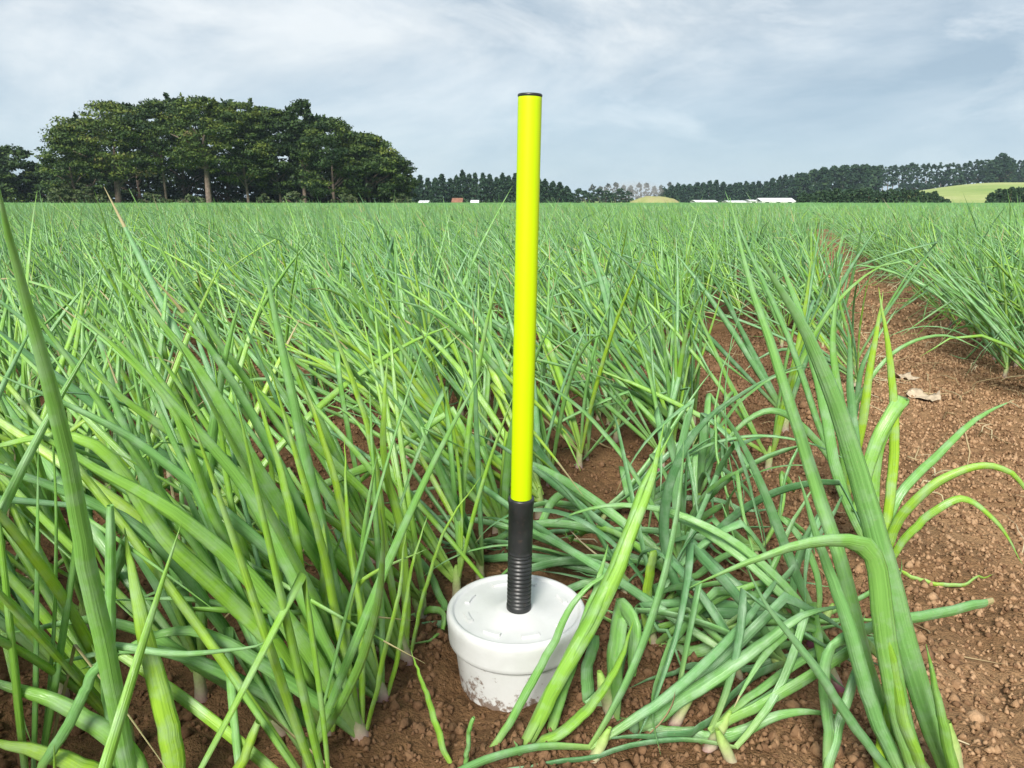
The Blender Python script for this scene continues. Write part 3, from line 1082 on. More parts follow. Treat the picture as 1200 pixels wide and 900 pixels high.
for fi, ((px, py, way), lab) in enumerate(zip(flop, FLAB)):
    b = ground(px, py)
    n = 9
    a0 = {'left': pi, 'right': 0.1, 'down': -pi / 2}[way]
    az = a0 + fr.normal(0, 0.5, n) + np.where(fr.random(n) < 0.22, pi, 0)
    el = np.where(fr.random(n) < 0.3, 0.9 + 0.4 * fr.random(n), 0.15 + 0.5 * fr.random(n))
    if way == 'down':
        el = 1.0 + 0.35 * fr.random(n)
    d0 = np.stack([np.cos(az) * np.cos(el), np.sin(az) * np.cos(el) * 0.8, np.sin(el)], -1)
    S = 20
    ln = 0.30 + 0.28 * fr.random(n)
    ka = np.where(fr.random(n) < (0.75 if way == 'down' else 0.35), fr.integers(6, 14, n), -1)
    ang = az + fr.normal(0, 0.7, n)
    kd = np.stack([np.cos(ang), np.sin(ang), -0.5 - (2.0 if way == 'down' else 0.3) * fr.random(n)], -1)
    P = leaf_paths(np.tile(b + [0, 0, .03], (n, 1)), d0, ln, 1.0 + 1.6 * fr.random(n), S, ka, kd, 0.45, floor=0.014 + 0.0, r=fr)
    P[:, :, 2] += (fr.random(n) * 0.035)[:, None] * np.linspace(0, 1, S + 1)[None] * (P[:, :, 2] < 0.06)
    okm = leaf_ok(P)
    P = P[okm]
    n2 = len(P)
    if n2 < 2:
        continue
    V, F, A = leaf_tubes(P, 0.010 + 0.010 * fr.random(n2), 0.22 + 0.4 * fr.random(n2), np.clip(fr.normal(0.27, 0.17, n2), 0, 1),
                         np.where(fr.random(n2) < .3, .6, 0.0), 9, ka[okm])
    b2 = b.copy()
    add_plant(b2, V, F, A, lab, None, 300 + fi, 0.85, True, (0.8 * cos(a0), 0.8 * sin(a0)))
print('hand plants', hand_count[0] + len(flop), 'chosen', len(chosen[0]), len(chosen[1]))

# ------------------------------------------------------------------ the white bucket
def white_plastic(name, dirt, thr=0.60):
    m, nt, bs = new_mat(name)
    c = (0.585, 0.595, 0.595)
    f = noise(nt, 18.0, 6, 0.65)
    colr = mixc(nt, 1.0, c, ramp(nt, f, [(0.35, (0.90, 0.90, 0.89)), (0.65, (1.0, 1.0, 1.0))]), 'MULTIPLY')
    # splashed earth, thicker toward the buried foot, and smudges
    geo = nt.nodes.new('ShaderNodeNewGeometry')
    sx = nt.nodes.new('ShaderNodeSeparateXYZ')
    nt.links.new(geo.outputs['Position'], sx.inputs[0])
    d1 = noise(nt, 55.0, 6, 0.72)
    hgt = mth(nt, 'MULTIPLY', mth(nt, 'SUBTRACT', 0.066, sx.outputs['Z']), dirt)
    k = mth(nt, 'ADD', d1, hgt)
    msk = ramp(nt, k, [(thr, (0, 0, 0)), (thr + 0.08, (1, 1, 1))])
    colr = mixc(nt, mth(nt, 'MULTIPLY', msk, 0.85), colr, (0.13, 0.075, 0.045))
    sm = ramp(nt, noise(nt, 9.0, 5, 0.6), [(0.55, (0, 0, 0)), (0.75, (1, 1, 1))])
    colr = mixc(nt, mth(nt, 'MULTIPLY', sm, 0.18), colr, (0.45, 0.36, 0.27))
    nt.links.new(colr, bs.inputs['Base Color'])
    bs.inputs['Roughness'].default_value = 0.38
    bs.inputs['Specular IOR Level'].default_value = 0.4
    bump(nt, bs, noise(nt, 60.0, 3), 0.06, 0.003)
    return m


M_WHITE = white_plastic('white_pail', 3.2, 0.63)
M_LID = white_plastic('white_lid', 0.0, 0.69)
root = empty('white_bucket', (BUCKET[0], BUCKET[1], 0.0))
tag(root, 'white plastic bucket with a lid, half sunk in the brown soil', 'bucket')
ZT = BK_TOP
mb = MB()
mb.lathe([(0.072, -0.10), (0.076, -0.05), (0.0815, 0.0), (0.087, 0.05), (0.090, 0.074), (0.0905, ZT - 0.02)], 64)
mb.build('body', M_WHITE, root, True)
mb = MB()
mb.lathe([(0.0915, ZT - 0.043), (0.0960, ZT - 0.045), (0.0975, ZT - 0.043), (0.0978, ZT - 0.038), (0.0988, ZT - 0.020), (0.1000, ZT - 0.010), (0.0992, ZT - 0.003), (0.0965, ZT),
          (0.0925, ZT), (0.0905, ZT - 0.0012), (0.0893, ZT - 0.0035), (0.0870, ZT - 0.0038), (0.030, ZT - 0.003), (0.027, ZT - 0.0005), (0.018, ZT + 0.0005), (0.001, ZT + 0.0005)], 72)
lid = mb.build('lid', M_LID, root, True)
for ang in (200, 243, 285, 160, 20, 330, 75, 110):
    a0 = radians(ang)
    mb = MB()
    for k in range(6):
        a, b_ = a0 + (k - 3) * 0.055, a0 + (k - 2) * 0.055
        r0, r1, z0, z1 = 0.0685, 0.0765, ZT - 0.0045, ZT - 0.0004
        q = lambda r, t, z: (r * cos(t), r * sin(t), z)
        mb.add([q(r0, a, z0), q(r1, a, z0), q(r1, b_, z0), q(r0, b_, z0), q(r0 + .001, a, z1), q(r1 - .001, a, z1), q(r1 - .001, b_, z1), q(r0 + .001, b_, z1)],
               [(3, 2, 1, 0), (4, 5, 6, 7), (1, 2, 6, 5), (3, 0, 4, 7)] + ([(0, 1, 5, 4)] if k == 0 else []) + ([(2, 3, 7, 6)] if k == 5 else []))
    mb.build('raised_rib', M_LID, lid)

# ------------------------------------------------------------------ the marker pole
def rubber():
    m, nt, bs = new_mat('black_rubber')
    c = ramp(nt, noise(nt, 40.0, 5), [(0.35, (0.012, 0.013, 0.014)), (0.7, (0.026, 0.027, 0.029))])
    dust = ramp(nt, noise(nt, 90.0, 5, 0.7), [(0.58, (0, 0, 0)), (0.72, (1, 1, 1))])
    c = mixc(nt, mth(nt, 'MULTIPLY', dust, 0.15), c, (0.20, 0.13, 0.09))
    nt.links.new(c, bs.inputs['Base Color'])
    bs.inputs['Roughness'].default_value = 0.4
    return m


def fluor():
    m, nt, bs = new_mat('fluorescent_yellow')
    c = ramp(nt, noise(nt, 14.0, 4), [(0.3, (0.46, 0.65, 0.001)), (0.7, (0.48, 0.67, 0.001))])
    nt.links.new(c, bs.inputs['Base Color'])
    bs.inputs['Roughness'].default_value = 0.45
    bs.inputs['Specular IOR Level'].default_value = 0.25
    return m


M_RUB, M_FLU = rubber(), fluor()
pb = at(608, 706, BUCKET[1] - 0.004)
pole = empty('marker_pole', (pb[0], BUCKET[1] - 0.004, ZT - 0.001))
pole.rotation_euler = (0, radians(1.0), 0)
tag(pole, 'fluorescent yellow marker pole in a ribbed black sleeve on the bucket lid', 'marker pole')
SL = 0.170
prof = [(0.0172, 0.0), (0.0178, 0.002), (0.0178, 0.008), (0.0166, 0.0095)]
z = 0.0105
while z < 0.083:
    prof += [(0.0152, z), (0.0172, z + 0.0012), (0.0172, z + 0.0032), (0.0152, z + 0.0044)]
    z += 0.0060
prof += [(0.0168, 0.088), (0.0171, 0.095), (0.0173, SL - 0.010), (0.0181, SL - 0.007), (0.0183, SL - 0.002), (0.0178, SL), (0.0150, SL + 0.0002)]
mb = MB()
mb.lathe(prof, 40)
mb.build('ribbed_sleeve', M_RUB, pole, True)
PL = 0.689
mb = MB()
mb.lathe([(0.0146, SL - 0.02), (0.0146, SL - 0.015), (0.0146, 0.35), (0.0146, 0.5), (0.0146, PL - 0.006), (0.0146, PL - 0.001), (0.0144, PL)], 48)
mb.build('pole_tube', M_FLU, pole, True)
mb = MB()
mb.lathe([(0.0135, PL - 0.004), (0.0150, PL + 0.0003), (0.0151, PL + 0.0018), (0.0143, PL + 0.0028), (0.001, PL + 0.003)], 40)
mb.build('end_cap', M_RUB, pole, True)

# ------------------------------------------------------------------ crumbs of earth, litter
def ico():
    t = (1 + sqrt(5)) / 2
    v = np.array([(-1, t, 0), (1, t, 0), (-1, -t, 0), (1, -t, 0), (0, -1, t), (0, 1, t), (0, -1, -t), (0, 1, -t), (t, 0, -1), (t, 0, 1), (-t, 0, -1), (-t, 0, 1)], float)
    v /= np.linalg.norm(v[0])
    f = np.array([(0, 11, 5), (0, 5, 1), (0, 1, 7), (0, 7, 10), (0, 10, 11), (1, 5, 9), (5, 11, 4), (11, 10, 2), (10, 7, 6), (7, 1, 8),
                  (3, 9, 4), (3, 4, 2), (3, 2, 6), (3, 6, 8), (3, 8, 9), (4, 9, 5), (2, 4, 11), (6, 2, 10), (8, 6, 7), (9, 8, 1)])
    return v, f


IV, IF = ico()


def ico2():
    v, f = [tuple(p) for p in IV], []
    mid = {}

    def m(a, b):
        k = (min(a, b), max(a, b))
        if k not in mid:
            p = np.array(v[a]) + np.array(v[b])
            v.append(tuple(p / np.linalg.norm(p)))
            mid[k] = len(v) - 1
        return mid[k]
    for a, b, c in IF:
        x, y, z = m(a, b), m(b, c), m(c, a)
        f += [(a, x, z), (b, y, x), (c, z, y), (x, y, z)]
    return np.array(v), np.array(f)


def crumbs(name, xy, size, label, seed, shape=None):
    IV, IF = shape or ico()
    r = np.random.default_rng(seed)
    n, nv = len(xy), len(IV)
    rad = size[:, None] * (0.50 + 0.75 * r.random((n, nv)))
    V = IV[None] * rad[..., None]
    V = V * (0.75 + 0.5 * r.random((n, 1, 3)))
    a = r.random(n) * 2 * pi
    ca, sa = np.cos(a)[:, None], np.sin(a)[:, None]
    x = V[..., 0] * ca - V[..., 1] * sa
    y = V[..., 0] * sa + V[..., 1] * ca
    V = np.stack([x, y, V[..., 2]], -1)
    z = soil_z(xy[:, 0], xy[:, 1]) + size * 0.25
    V += np.stack([xy[:, 0], xy[:, 1], z], -1)[:, None]
    F = (IF[None] + (np.arange(n) * nv)[:, None, None]).reshape(-1, 3)
    A = np.zeros((n, nv, 4))
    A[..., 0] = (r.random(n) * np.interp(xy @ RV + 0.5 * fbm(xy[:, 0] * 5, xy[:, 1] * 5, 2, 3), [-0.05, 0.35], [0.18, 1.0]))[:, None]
    A[..., 3] = 1
    o = obj(name, np_mesh(name, V.reshape(-1, 3), F, M_CRUMB, A.reshape(-1, 4), smooth=False))
    tag(o, label, 'soil', kind='stuff')


cr = np.random.default_rng(8)
n = 200000
xy = np.stack([cr.uniform(-1.6, 2.7, n), 0.55 + 3.3 * cr.random(n) ** 1.7], -1)
cx_, cy_, cd_ = project(np.stack([xy[:, 0], xy[:, 1], 0 * xy[:, 0]], -1))
v_ = xy @ RV
okc = (cx_ > -60) & (cx_ < 1320) & (cy_ < 980) & (np.hypot(xy[:, 0] - BUCKET[0], xy[:, 1] - BUCKET[1]) > 0.10)
okc &= (v_ > -0.3) | (cr.random(n) < 0.35)
xy = xy[okc][:42000]
sz = 0.0022 + 0.0042 * cr.random(len(xy)) ** 2.2 + 0.0011 * (xy[:, 1] - 0.7).clip(0, 2)
inst = (xy @ RV)
sz = np.where((inst < 0.3) & (cr.random(len(xy)) < 0.08), sz * 1.9, sz)
OV = np.array([(1, 0, 0), (-1, 0, 0), (0, 1, 0), (0, -1, 0), (0, 0, 1), (0, 0, -1)], float)
OF = np.array([(0, 2, 4), (2, 1, 4), (1, 3, 4), (3, 0, 4), (2, 0, 5), (1, 2, 5), (3, 1, 5), (0, 3, 5)])
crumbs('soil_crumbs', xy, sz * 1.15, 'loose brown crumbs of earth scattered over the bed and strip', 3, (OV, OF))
n = 420
a, rr_ = cr.random(n) * 2 * pi, 0.118 + 0.17 * cr.random(n) ** 1.2
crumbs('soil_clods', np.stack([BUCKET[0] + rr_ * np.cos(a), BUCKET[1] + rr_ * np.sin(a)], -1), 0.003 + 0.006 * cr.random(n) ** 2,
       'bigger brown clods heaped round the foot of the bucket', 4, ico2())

n = 9000
uu, vv = 3.6 + 9 * cr.random(n) ** 1.4, cr.uniform(-0.2, 1.0, n)
crumbs('soil_crumbs', np.stack([uu * RU[0] + vv * RV[0], uu * RU[1] + vv * RV[1]], -1), 0.004 + 0.010 * cr.random(n) ** 2,
       'loose brown crumbs along the far part of the bare strip', 6, (OV, OF))

# thin dead leaves, straw coloured
M_STRAW = foliage_material('dead_leaf', [(0.0, (0.30, 0.22, 0.12)), (0.5, (0.45, 0.36, 0.20)), (1.0, (0.56, 0.50, 0.34))])
n = 520
lx = np.concatenate([cr.uniform(-1.2, 2.6, 260), np.zeros(260)])
ly = np.concatenate([cr.uniform(0.7, 4.0, 260), np.zeros(260)])
uu, vv = 0.6 + 8.5 * cr.random(260) ** 0.8, cr.normal(0.55, 0.22, 260)
vv = np.where(cr.random(260) < 0.5, TRACK[0] + np.abs(cr.normal(0, 0.12, 260)), TRACK[1] - np.abs(cr.normal(0, 0.12, 260)))
keepn = (uu > 1.7)
lx[260:] = uu * RU[0] + vv * RV[0]
ly[260:] = uu * RU[1] + vv * RV[1]
m_ = np.concatenate([np.ones(260, bool), keepn]) & (np.hypot(lx - BUCKET[0], ly - BUCKET[1]) > 0.2)
lx, ly = lx[m_], ly[m_]
n = len(lx)
az = cr.random(n) * 2 * pi
base = np.stack([lx, ly, soil_z(lx, ly, False) + 0.008], -1)
ln = 0.04 + 0.16 * cr.random(n) ** 1.5
d0 = np.stack([np.cos(az), np.sin(az), 0.25 * cr.random(n)], -1)
S = 7
P = leaf_paths(base, d0, ln, 0.4 * cr.random(n), S, None, None, 0.8, r=cr)
P[..., 2] = np.maximum(P[..., 2], soil_z(P[..., 0], P[..., 1], False) + 0.006)
V, F, A = leaf_tubes(P, 0.003 + 0.004 * cr.random(n), np.full(n, 0.35), cr.random(n), np.zeros(n), 4)
k = V.shape[1]
A[..., 0] = A[..., 1]
o = obj('dead_leaf_litter', np_mesh('dead_leaf_litter', V.reshape(-1, 3), (F[None] + (np.arange(n) * k)[:, None, None]).reshape(-1, 4), M_STRAW, A.reshape(-1, 4)))
tag(o, 'thin straw-coloured dead leaves strewn on the brown soil', 'leaf litter', kind='stuff')

M_SKIN = plain('papery_skin', (0.42, 0.34, 0.24), 0.55, 0.3, 0.25, 60)
for (px, py, lab, seed, s) in ((1060, 442, 'crumpled papery onion skin on the bare strip, the farther one', 5, .05),
                               (1084, 468, 'crumpled papery onion skin on the bare strip, the nearer one', 9, .055),
                               (1000, 462, 'small pale papery scrap left of the two crumpled skins', 13, .03)):
    b = ground(px, py)
    nx, ny = 10, 8
    X, Y = np.meshgrid(np.linspace(-1, 1, nx), np.linspace(-.6, .6, ny))
    Z = 0.45 * np.abs(fbm(X * 1.9 + seed, Y * 1.9, 3, seed)) * 2 + 0.35 * X ** 2 * (0.5 + 0.5 * np.sin(Y * 3))
    Xc = X * (0.8 + 0.25 * np.sin(Y * 4 + seed)) + 0.15 * fbm(X * 3, Y * 3 + seed, 2, 2)
    top = np.stack([Xc * s, Y * s, Z * s + 0.010], -1).reshape(-1, 3)
    bot = top - [0, 0, 0.0012]
    i = np.arange(nx * ny).reshape(ny, nx)
    q = np.stack([i[:-1, :-1], i[:-1, 1:], i[1:, 1:], i[1:, :-1]], -1).reshape(-1, 4)
    m = nx * ny
    ring = np.concatenate([i[0, :], i[1:, -1], i[-1, -2::-1], i[-2:0:-1, 0]])
    r2 = np.roll(ring, -1)
    e = np.stack([ring, ring + m, r2 + m, r2], -1)
    o = obj('onion_skin', np_mesh('onion_skin', np.concatenate([top, bot]), np.concatenate([q, q[:, ::-1] + m, e]), M_SKIN), None,
            (b[0], b[1], float(soil_z(np.array([b[0]]), np.array([b[1]]))[0])))
    o.rotation_euler = (0, 0, seed * 1.3)
    tag(o, lab, 'onion skin')

# ------------------------------------------------------------------ the land behind
def sstep(t):
    t = np.clip(t, 0, 1)
    return t * t * (3 - 2 * t)


def hill_z(x, y):
    side = sstep((x / np.maximum(y, 1) - 0.33) / 0.30)
    rise = sstep((y - 150) / 300.0)
    return -1.2 + (0.35 + 0.65 * side) * rise * 11.5 * side + 1.2 * rise * fbm(x * 0.01, y * 0.01, 3, 4)


o = obj('hill', grid_mesh('hill', 20, 900, 132, 900, 120, 110, hill_z, M_HILL))
tag(o, kind='structure')
o = obj('field_margin', grid_mesh('field_margin', -260, 300, 126, 300, 60, 30, lambda x, y: -0.5 + 0.85 * sstep((y - 126) / 6.0) * sstep((300 - y) / 120) * np.where(x > 30, 0.0, 1.0) * 0.6 + 0.25 * fbm(x * .2, y * .2, 2, 9), M_PASTURE))
tag(o, kind='structure')


def foliage(centres, radii, per, size, r, hue0, hue_s, up=0.9):
    """leaf clumps: per little quads round every centre, flattened pads"""
    n = len(centres)
    m = n * per
    c = np.repeat(centres, per, 0)
    rad = np.repeat(radii, per, 0)
    d = r.normal(0, 1, (m, 3))
    d /= np.linalg.norm(d, axis=1, keepdims=True)
    p = c + d * rad * (r.random((m, 1)) ** 0.4)
    nrm = r.normal(0, 0.75, (m, 3)) + d * [0.5, 0.5, 0.3] + [0, 0, up]
    nrm /= np.linalg.norm(nrm, axis=1, keepdims=True)
    a = np.cross(nrm, r.normal(0, 1, (m, 3)))
    a /= np.linalg.norm(a, axis=1, keepdims=True) + 1e-9
    b = np.cross(nrm, a)
    s = size * (0.55 + 0.9 * r.random((m, 1)))
    V = np.stack([p - a * s, p + b * s * 0.55 - nrm * s * 0.15, p + a * s, p - b * s * 0.55 - nrm * s * 0.15], 1)
    F = np.arange(m * 4).reshape(m, 4)
    hue = np.clip(np.repeat(r.normal(hue0, hue_s, n), per) + r.normal(0, 0.07, m), 0, 1)
    A = np.zeros((m, 4, 4))
    A[..., 0] = hue[:, None]
    A[..., 3] = 1
    return V.reshape(-1, 3), F, A.reshape(-1, 4)


def broad_tree(name, base, h, R, crown0, label, group, seed, mat, pads=80, per=46, leaf=0.34, hue0=0.35, hue_s=0.16, spire=0, trunk_r=0.4, fork=False, flat=0.33, cat='tree'):
    r = np.random.default_rng(seed)
    root = empty(name, base)
    tag(root, label, cat, group)
    # crown: pads spread through a lopsided dome
    th = r.random(pads) * 2 * pi
    zz = r.random(pads) ** 0.85
    prof = np.interp(zz, [0, 0.12, 0.35, 0.6, 0.8, 0.93, 1.0], [0.55, 0.88, 1.0, 0.93, 0.70, 0.42, 0.12])
    lop = 1 + 0.20 * np.sin(th * 2 + r.random() * 6) + 0.12 * np.sin(th * 3 + r.random() * 6)
    rr = R * prof * lop * (0.25 + 0.75 * r.random(pads) ** 0.45)
    c = np.stack([rr * np.cos(th), rr * np.sin(th), h * (crown0 + (1 - crown0) * zz) - 0.3], -1)
    pr = R * (0.17 + 0.16 * r.random((pads, 1)))
    radii = np.concatenate([pr, pr, pr * flat], 1)
    if spire:
        sx = r.normal(0, R * 0.4, (spire, 2))
        sh = h * (0.93 + 0.09 * r.random((spire, 1))) - h * 0.22 * (np.linalg.norm(sx, axis=1, keepdims=True) / R) ** 2
        c = np.concatenate([c, np.concatenate([sx, sh], 1)])
        radii = np.concatenate([radii, np.tile([[0.35, 0.35, 0.9]], (spire, 1)) * (h / 16)])
    V, F, A = foliage(c, radii, per, leaf, r, hue0, hue_s)
    obj('crown', np_mesh('crown', V, F, mat, A, smooth=False), root)
    mb = MB()
    top = h * (crown0 + 0.45 * (1 - crown0))
    bx, by = r.normal(0, 0.25, 2)
    mb.tube([(0, 0, -0.6), (0, 0, 0.1), (bx * .3, by * .3, top * .35), (bx, by, top * .7), (bx * 1.5, by * 1.2, top)],
            [trunk_r * 1.35, trunk_r * 1.1, trunk_r * .9, trunk_r * .7, trunk_r * .3], 8)
    for k in range(7 if not fork else 8):
        a = r.random() * 2 * pi
        z0 = h * crown0 * (0.75 if k > 1 or not fork else 0.25) + r.random() * h * 0.22
        l = R * (0.55 + 0.35 * r.random())
        if fork and k < 2:
            a = (0.15 if k else pi - 0.2)
            l = R * 0.45
        mb.tube([(bx * .4, by * .4, z0), (l * .45 * cos(a), l * .45 * sin(a), z0 + l * .4), (l * cos(a), l * sin(a), z0 + l * .62)],
                [trunk_r * .5, trunk_r * .34, trunk_r * .12], 6)
    mb.build('trunk', M_BARK, root, True)
    return root


def conifer(name, base, h, R, label, group, seed, mat=None, n=520, leaf=0.35, bare=0.06, hue0=0.4, pw=0.85, cat='tree'):
    r = np.random.default_rng(seed)
    root = empty(name, base)
    tag(root, label, cat, group)
    zz = r.random(n) ** 1.25
    lay = 0.75 + 0.25 * np.sin(zz * 40 + r.random() * 6)
    prof = (1 - zz) ** pw * lay + 0.02
    th = r.random(n) * 2 * pi
    rr = R * prof * (0.35 + 0.65 * r.random(n) ** 0.4) * (1 + .15 * np.sin(th * 2 + seed))
    c = np.stack([rr * np.cos(th), rr * np.sin(th), h * (bare + (1 - bare) * zz)], -1)
    V, F, A = foliage(c, np.full((n, 3), leaf * 0.8), 3, leaf, r, hue0, 0.2, up=0.5)
    obj('crown', np_mesh('crown', V, F, mat or M_CONIFER, A, smooth=False), root)
    mb = MB()
    mb.tube([(0, 0, -0.8), (0, 0, h * 0.4), (0, 0, h * 0.97)], [0.03 * h * .6, 0.018 * h * .6, 0.02], 6)
    mb.build('trunk', M_BARK, root, True)
    return root


def gz(x, y):
    return float(np.where(x > 20, hill_z(np.array(x * 1.0), np.array(y * 1.0)), -0.3))


HOR = 450 - FPX * tan(PITCH)


def place(px, Y):
    """foot of something standing Y metres off, seen at column px near the horizon"""
    return (px - 600) / FPX * (Y * CP + 0.3), Y


def h_at(py, Y, base):
    return at(600, py, Y)[2] - base


# --- the big grove, left
front = [(92, 146, 36, .02, 'round tree at the left end of the big grove', .42, 0, .20),
         (140, 119, 48, .22, 'yellow-green tree with a forked pale trunk near the grove left end', .62, 0, .26),
         (196, 116, 42, .30, 'dark green grove tree with a slim trunk, right of the forked one', .40, 2, .16),
         (246, 113, 46, .34, 'grove tree with the thickest brown trunk, in the middle', .50, 3, .24),
         (292, 119, 38, .18, 'grove tree right of the thick-trunked one, olive crown', .52, 2, .17),
         (330, 128, 34, .10, 'dark grove tree left of the pointed spire', .30, 1, .15),
         (392, 138, 42, .10, 'layered dark tree right of the pointed spire', .34, 1, .16),
         (434, 156, 38, .14, 'tree near the right end of the grove with sky holes', .36, 0, .15),
         (460, 178, 24, .03, 'lowest tree at the right end of the grove', .45, 0, .13)]
for k, (px, py, hw, c0, lab, hu, sp, tr) in enumerate(front):
    Y = 118 + (k % 3) * 2.5
    x, y = place(px, Y)
    hh = h_at(py, Y, -0.4)
    broad_tree('grove_tree', (x, y, -0.4), hh, hw / FPX * Y * 1.0, c0 + .06, lab, 'trees of the big grove', 40 + k, M_GROVE, 180, 72, 0.21, hu - .06, 0.17, sp * 2, tr * (1.9 if k in (1, 3) else 1.3), k == 1)
x, y = place(358, 121)
broad_tree('grove_tree', (x, y, -.4), h_at(117, 121, -.4), 3.1, .20, 'pointed dark tree whose spire tops the right half of the grove', 'trees of the big grove', 71, M_GROVE, 90, 40, .30, .22, .10, 8, .3, flat=.5)
for k, (px, py) in enumerate([(110, 138), (165, 122), (218, 114), (268, 116), (312, 124), (345, 132), (375, 136), (412, 152), (445, 176)]):
    Y = 132 + (k % 2) * 4
    x, y = place(px, Y)
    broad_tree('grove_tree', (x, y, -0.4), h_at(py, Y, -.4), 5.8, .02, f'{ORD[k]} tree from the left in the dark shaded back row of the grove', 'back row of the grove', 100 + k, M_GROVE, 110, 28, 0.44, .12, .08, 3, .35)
for k, (px, py, hw, lab) in enumerate([(-20, 178, 34, 'dark tree cut off by the left edge of the picture'), (22, 170, 30, 'dark round tree left of the big grove'),
                                       (55, 196, 24, 'small dark tree filling the gap left of the big grove')]):
    Y = 140 + 4 * k
    x, y = place(px, Y)
    broad_tree('grove_tree', (x, y, -.4), h_at(py, Y, -.4), hw / FPX * Y * 1.15, .0, lab, None, 130 + k, M_GROVE, 140, 44, .36, .22, .14, 0, .3)
for k, px in enumerate([68, 82, 98, 118, 180, 225, 310, 345, 405, 470]):
    Y = 113 + (k % 4)
    x, y = place(px, Y)
    broad_tree('shrub', (x, y, -.3), 1.9 + .7 * ((k * 37) % 5) / 5 + (1.2 if k < 3 else 0), 1.5 + .4 * (k % 3), .05, f'low grey-green shrub before the grove left end, {ORD[k]} from the left' if k < 4 else f'low shrub under the grove crowns, {ORD[k - 4]} from the left',
               'shrubs left of the grove' if k < 4 else 'shrubs under the grove', 150 + k, M_SHRUB, 30, 24, .2, .45, .2, 0, .06, cat='shrub')

for k, px in enumerate(np.arange(70, 470, 26.0)):
    Y = 143 + (k % 3) * 2
    x, y = place(px, Y)
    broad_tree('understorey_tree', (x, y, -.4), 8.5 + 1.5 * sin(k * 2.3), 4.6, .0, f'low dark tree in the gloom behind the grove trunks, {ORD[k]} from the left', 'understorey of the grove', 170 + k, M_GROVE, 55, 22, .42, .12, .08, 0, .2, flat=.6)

# --- conifer belt between the grove and the pole
belt = []
r_ = np.random.default_rng(77)
px = 462
while px < 664:
    top = np.interp(px, [462, 480, 520, 545, 570, 605, 640, 664], [216, 210, 209, 205, 205, 206, 212, 219]) + r_.normal(0, 2.2)
    belt.append((px, top))
    px += r_.uniform(6.5, 10)
for k, (px, top) in enumerate(belt):
    Y = 255 + r_.uniform(-6, 6)
    x, y = place(px, Y)
    conifer('shelter_conifer', (x, y, -.5), h_at(top, Y, -.5), 2.5 + r_.random(), f'{ORD[k]} pointed dark conifer from the left in the belt right of the grove',
            'conifer belt right of the grove', 200 + k, None, 520, .45, .02, .35, .62)
for k, px in enumerate(np.arange(662, 736, 8.0)):
    Y = 300 + 4 * (k % 3)
    x, y = place(px, Y)
    broad_tree('hedge_tree', (x, y, -.5), h_at(223 + 3 * sin(k * 2.1), Y, -.5), 2.6, .04, f'low dark hedge tree right of the conifer belt, {ORD[k]} from the pole', 'hedge right of the pole', 240 + k, M_CONIFER, 40, 20, .4, .5, .2, 0, .15)
for k, px in enumerate(np.arange(694, 792, 9.0)):
    Y = 520 + 8 * (k % 3)
    x, y = place(px, Y)
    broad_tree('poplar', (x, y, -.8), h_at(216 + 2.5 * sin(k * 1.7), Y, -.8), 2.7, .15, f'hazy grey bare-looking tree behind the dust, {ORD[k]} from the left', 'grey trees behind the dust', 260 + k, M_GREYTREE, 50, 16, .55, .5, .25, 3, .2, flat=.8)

# --- the long dark belt, right
r_ = np.random.default_rng(78)
px, k = 778, 0
while px < 936:
    Y = 400 + r_.uniform(-10, 10)
    top = np.interp(px, [778, 800, 820, 870, 900, 915, 936], [221, 215, 213, 214, 210, 206, 204]) + r_.normal(0, 1.6)
    x, y = place(px, Y)
    b = gz(x, y) * 0 - 1.0
    conifer('belt_conifer', (x, y, b), h_at(top, Y, b), 3.6 + r_.random(), f'{ORD[k]} dark conifer from the left in the belt above the white sheds', 'long belt above the sheds', 280 + k, None, 460, .68, .0, .3, .55)
    px += r_.uniform(6, 9)
    k += 1
for k, (px, top) in enumerate([(938, 203), (950, 199), (962, 197), (974, 195), (986, 193), (998, 193), (1010, 193), (1020, 195)]):
    Y = 380 + 6 * (k % 2)
    x, y = place(px, Y)
    b = -1.0
    broad_tree('belt_tree', (x, y, b), h_at(top, Y, b), 4.6, .03, f'{ORD[k]} tree from the left in the solid dark block beside the skyline row', 'solid dark block', 330 + k, M_CONIFER, 150, 30, .7, .5, .2, 0, .3, flat=.6)

# --- skyline pines on the hill
r_ = np.random.default_rng(79)
px, k = 1027, 0
while px < 1225:
    Y = 455 + r_.uniform(-4, 4)
    x, y = place(px, Y)
    b = float(hill_z(np.array(x), np.array(y)))
    top = np.interp(px, [1027, 1060, 1090, 1120, 1150, 1225], [194, 193, 191, 190, 187, 188]) + r_.normal(0, 1.3)
    h = max(h_at(top, Y, b), 6)
    broad_tree('skyline_pine', (x, y, b), h, 2.1 + r_.random(), (.35 if px < 1065 else .12), f'{ORD[k]} thin pine from the left in the see-through hill skyline row', 'skyline row of pines', 350 + k, M_CONIFER, 62, 18, .50, .5, .2, 0, .28, flat=.7)
    px += r_.uniform(5.2, 7.6)
    k += 1
for k, px in enumerate(np.arange(1050, 1225, 7.0)):
    Y = 446 + 3 * (k % 3)
    x, y = place(px, Y)
    b = float(hill_z(np.array(x), np.array(y)))
    broad_tree('hill_hedge', (x, y, b), 4.6 + 2.6 * ((k * 13) % 7) / 7 + (2.6 if px > 1090 else -1), 3.0, .0, f'{ORD[k]} dark bush from the left at the feet of the skyline pines', 'hedge under the skyline pines', 420 + k, M_CONIFER, 30, 18, .6, .4, .2, 0, .15, flat=.7, cat='hedge')
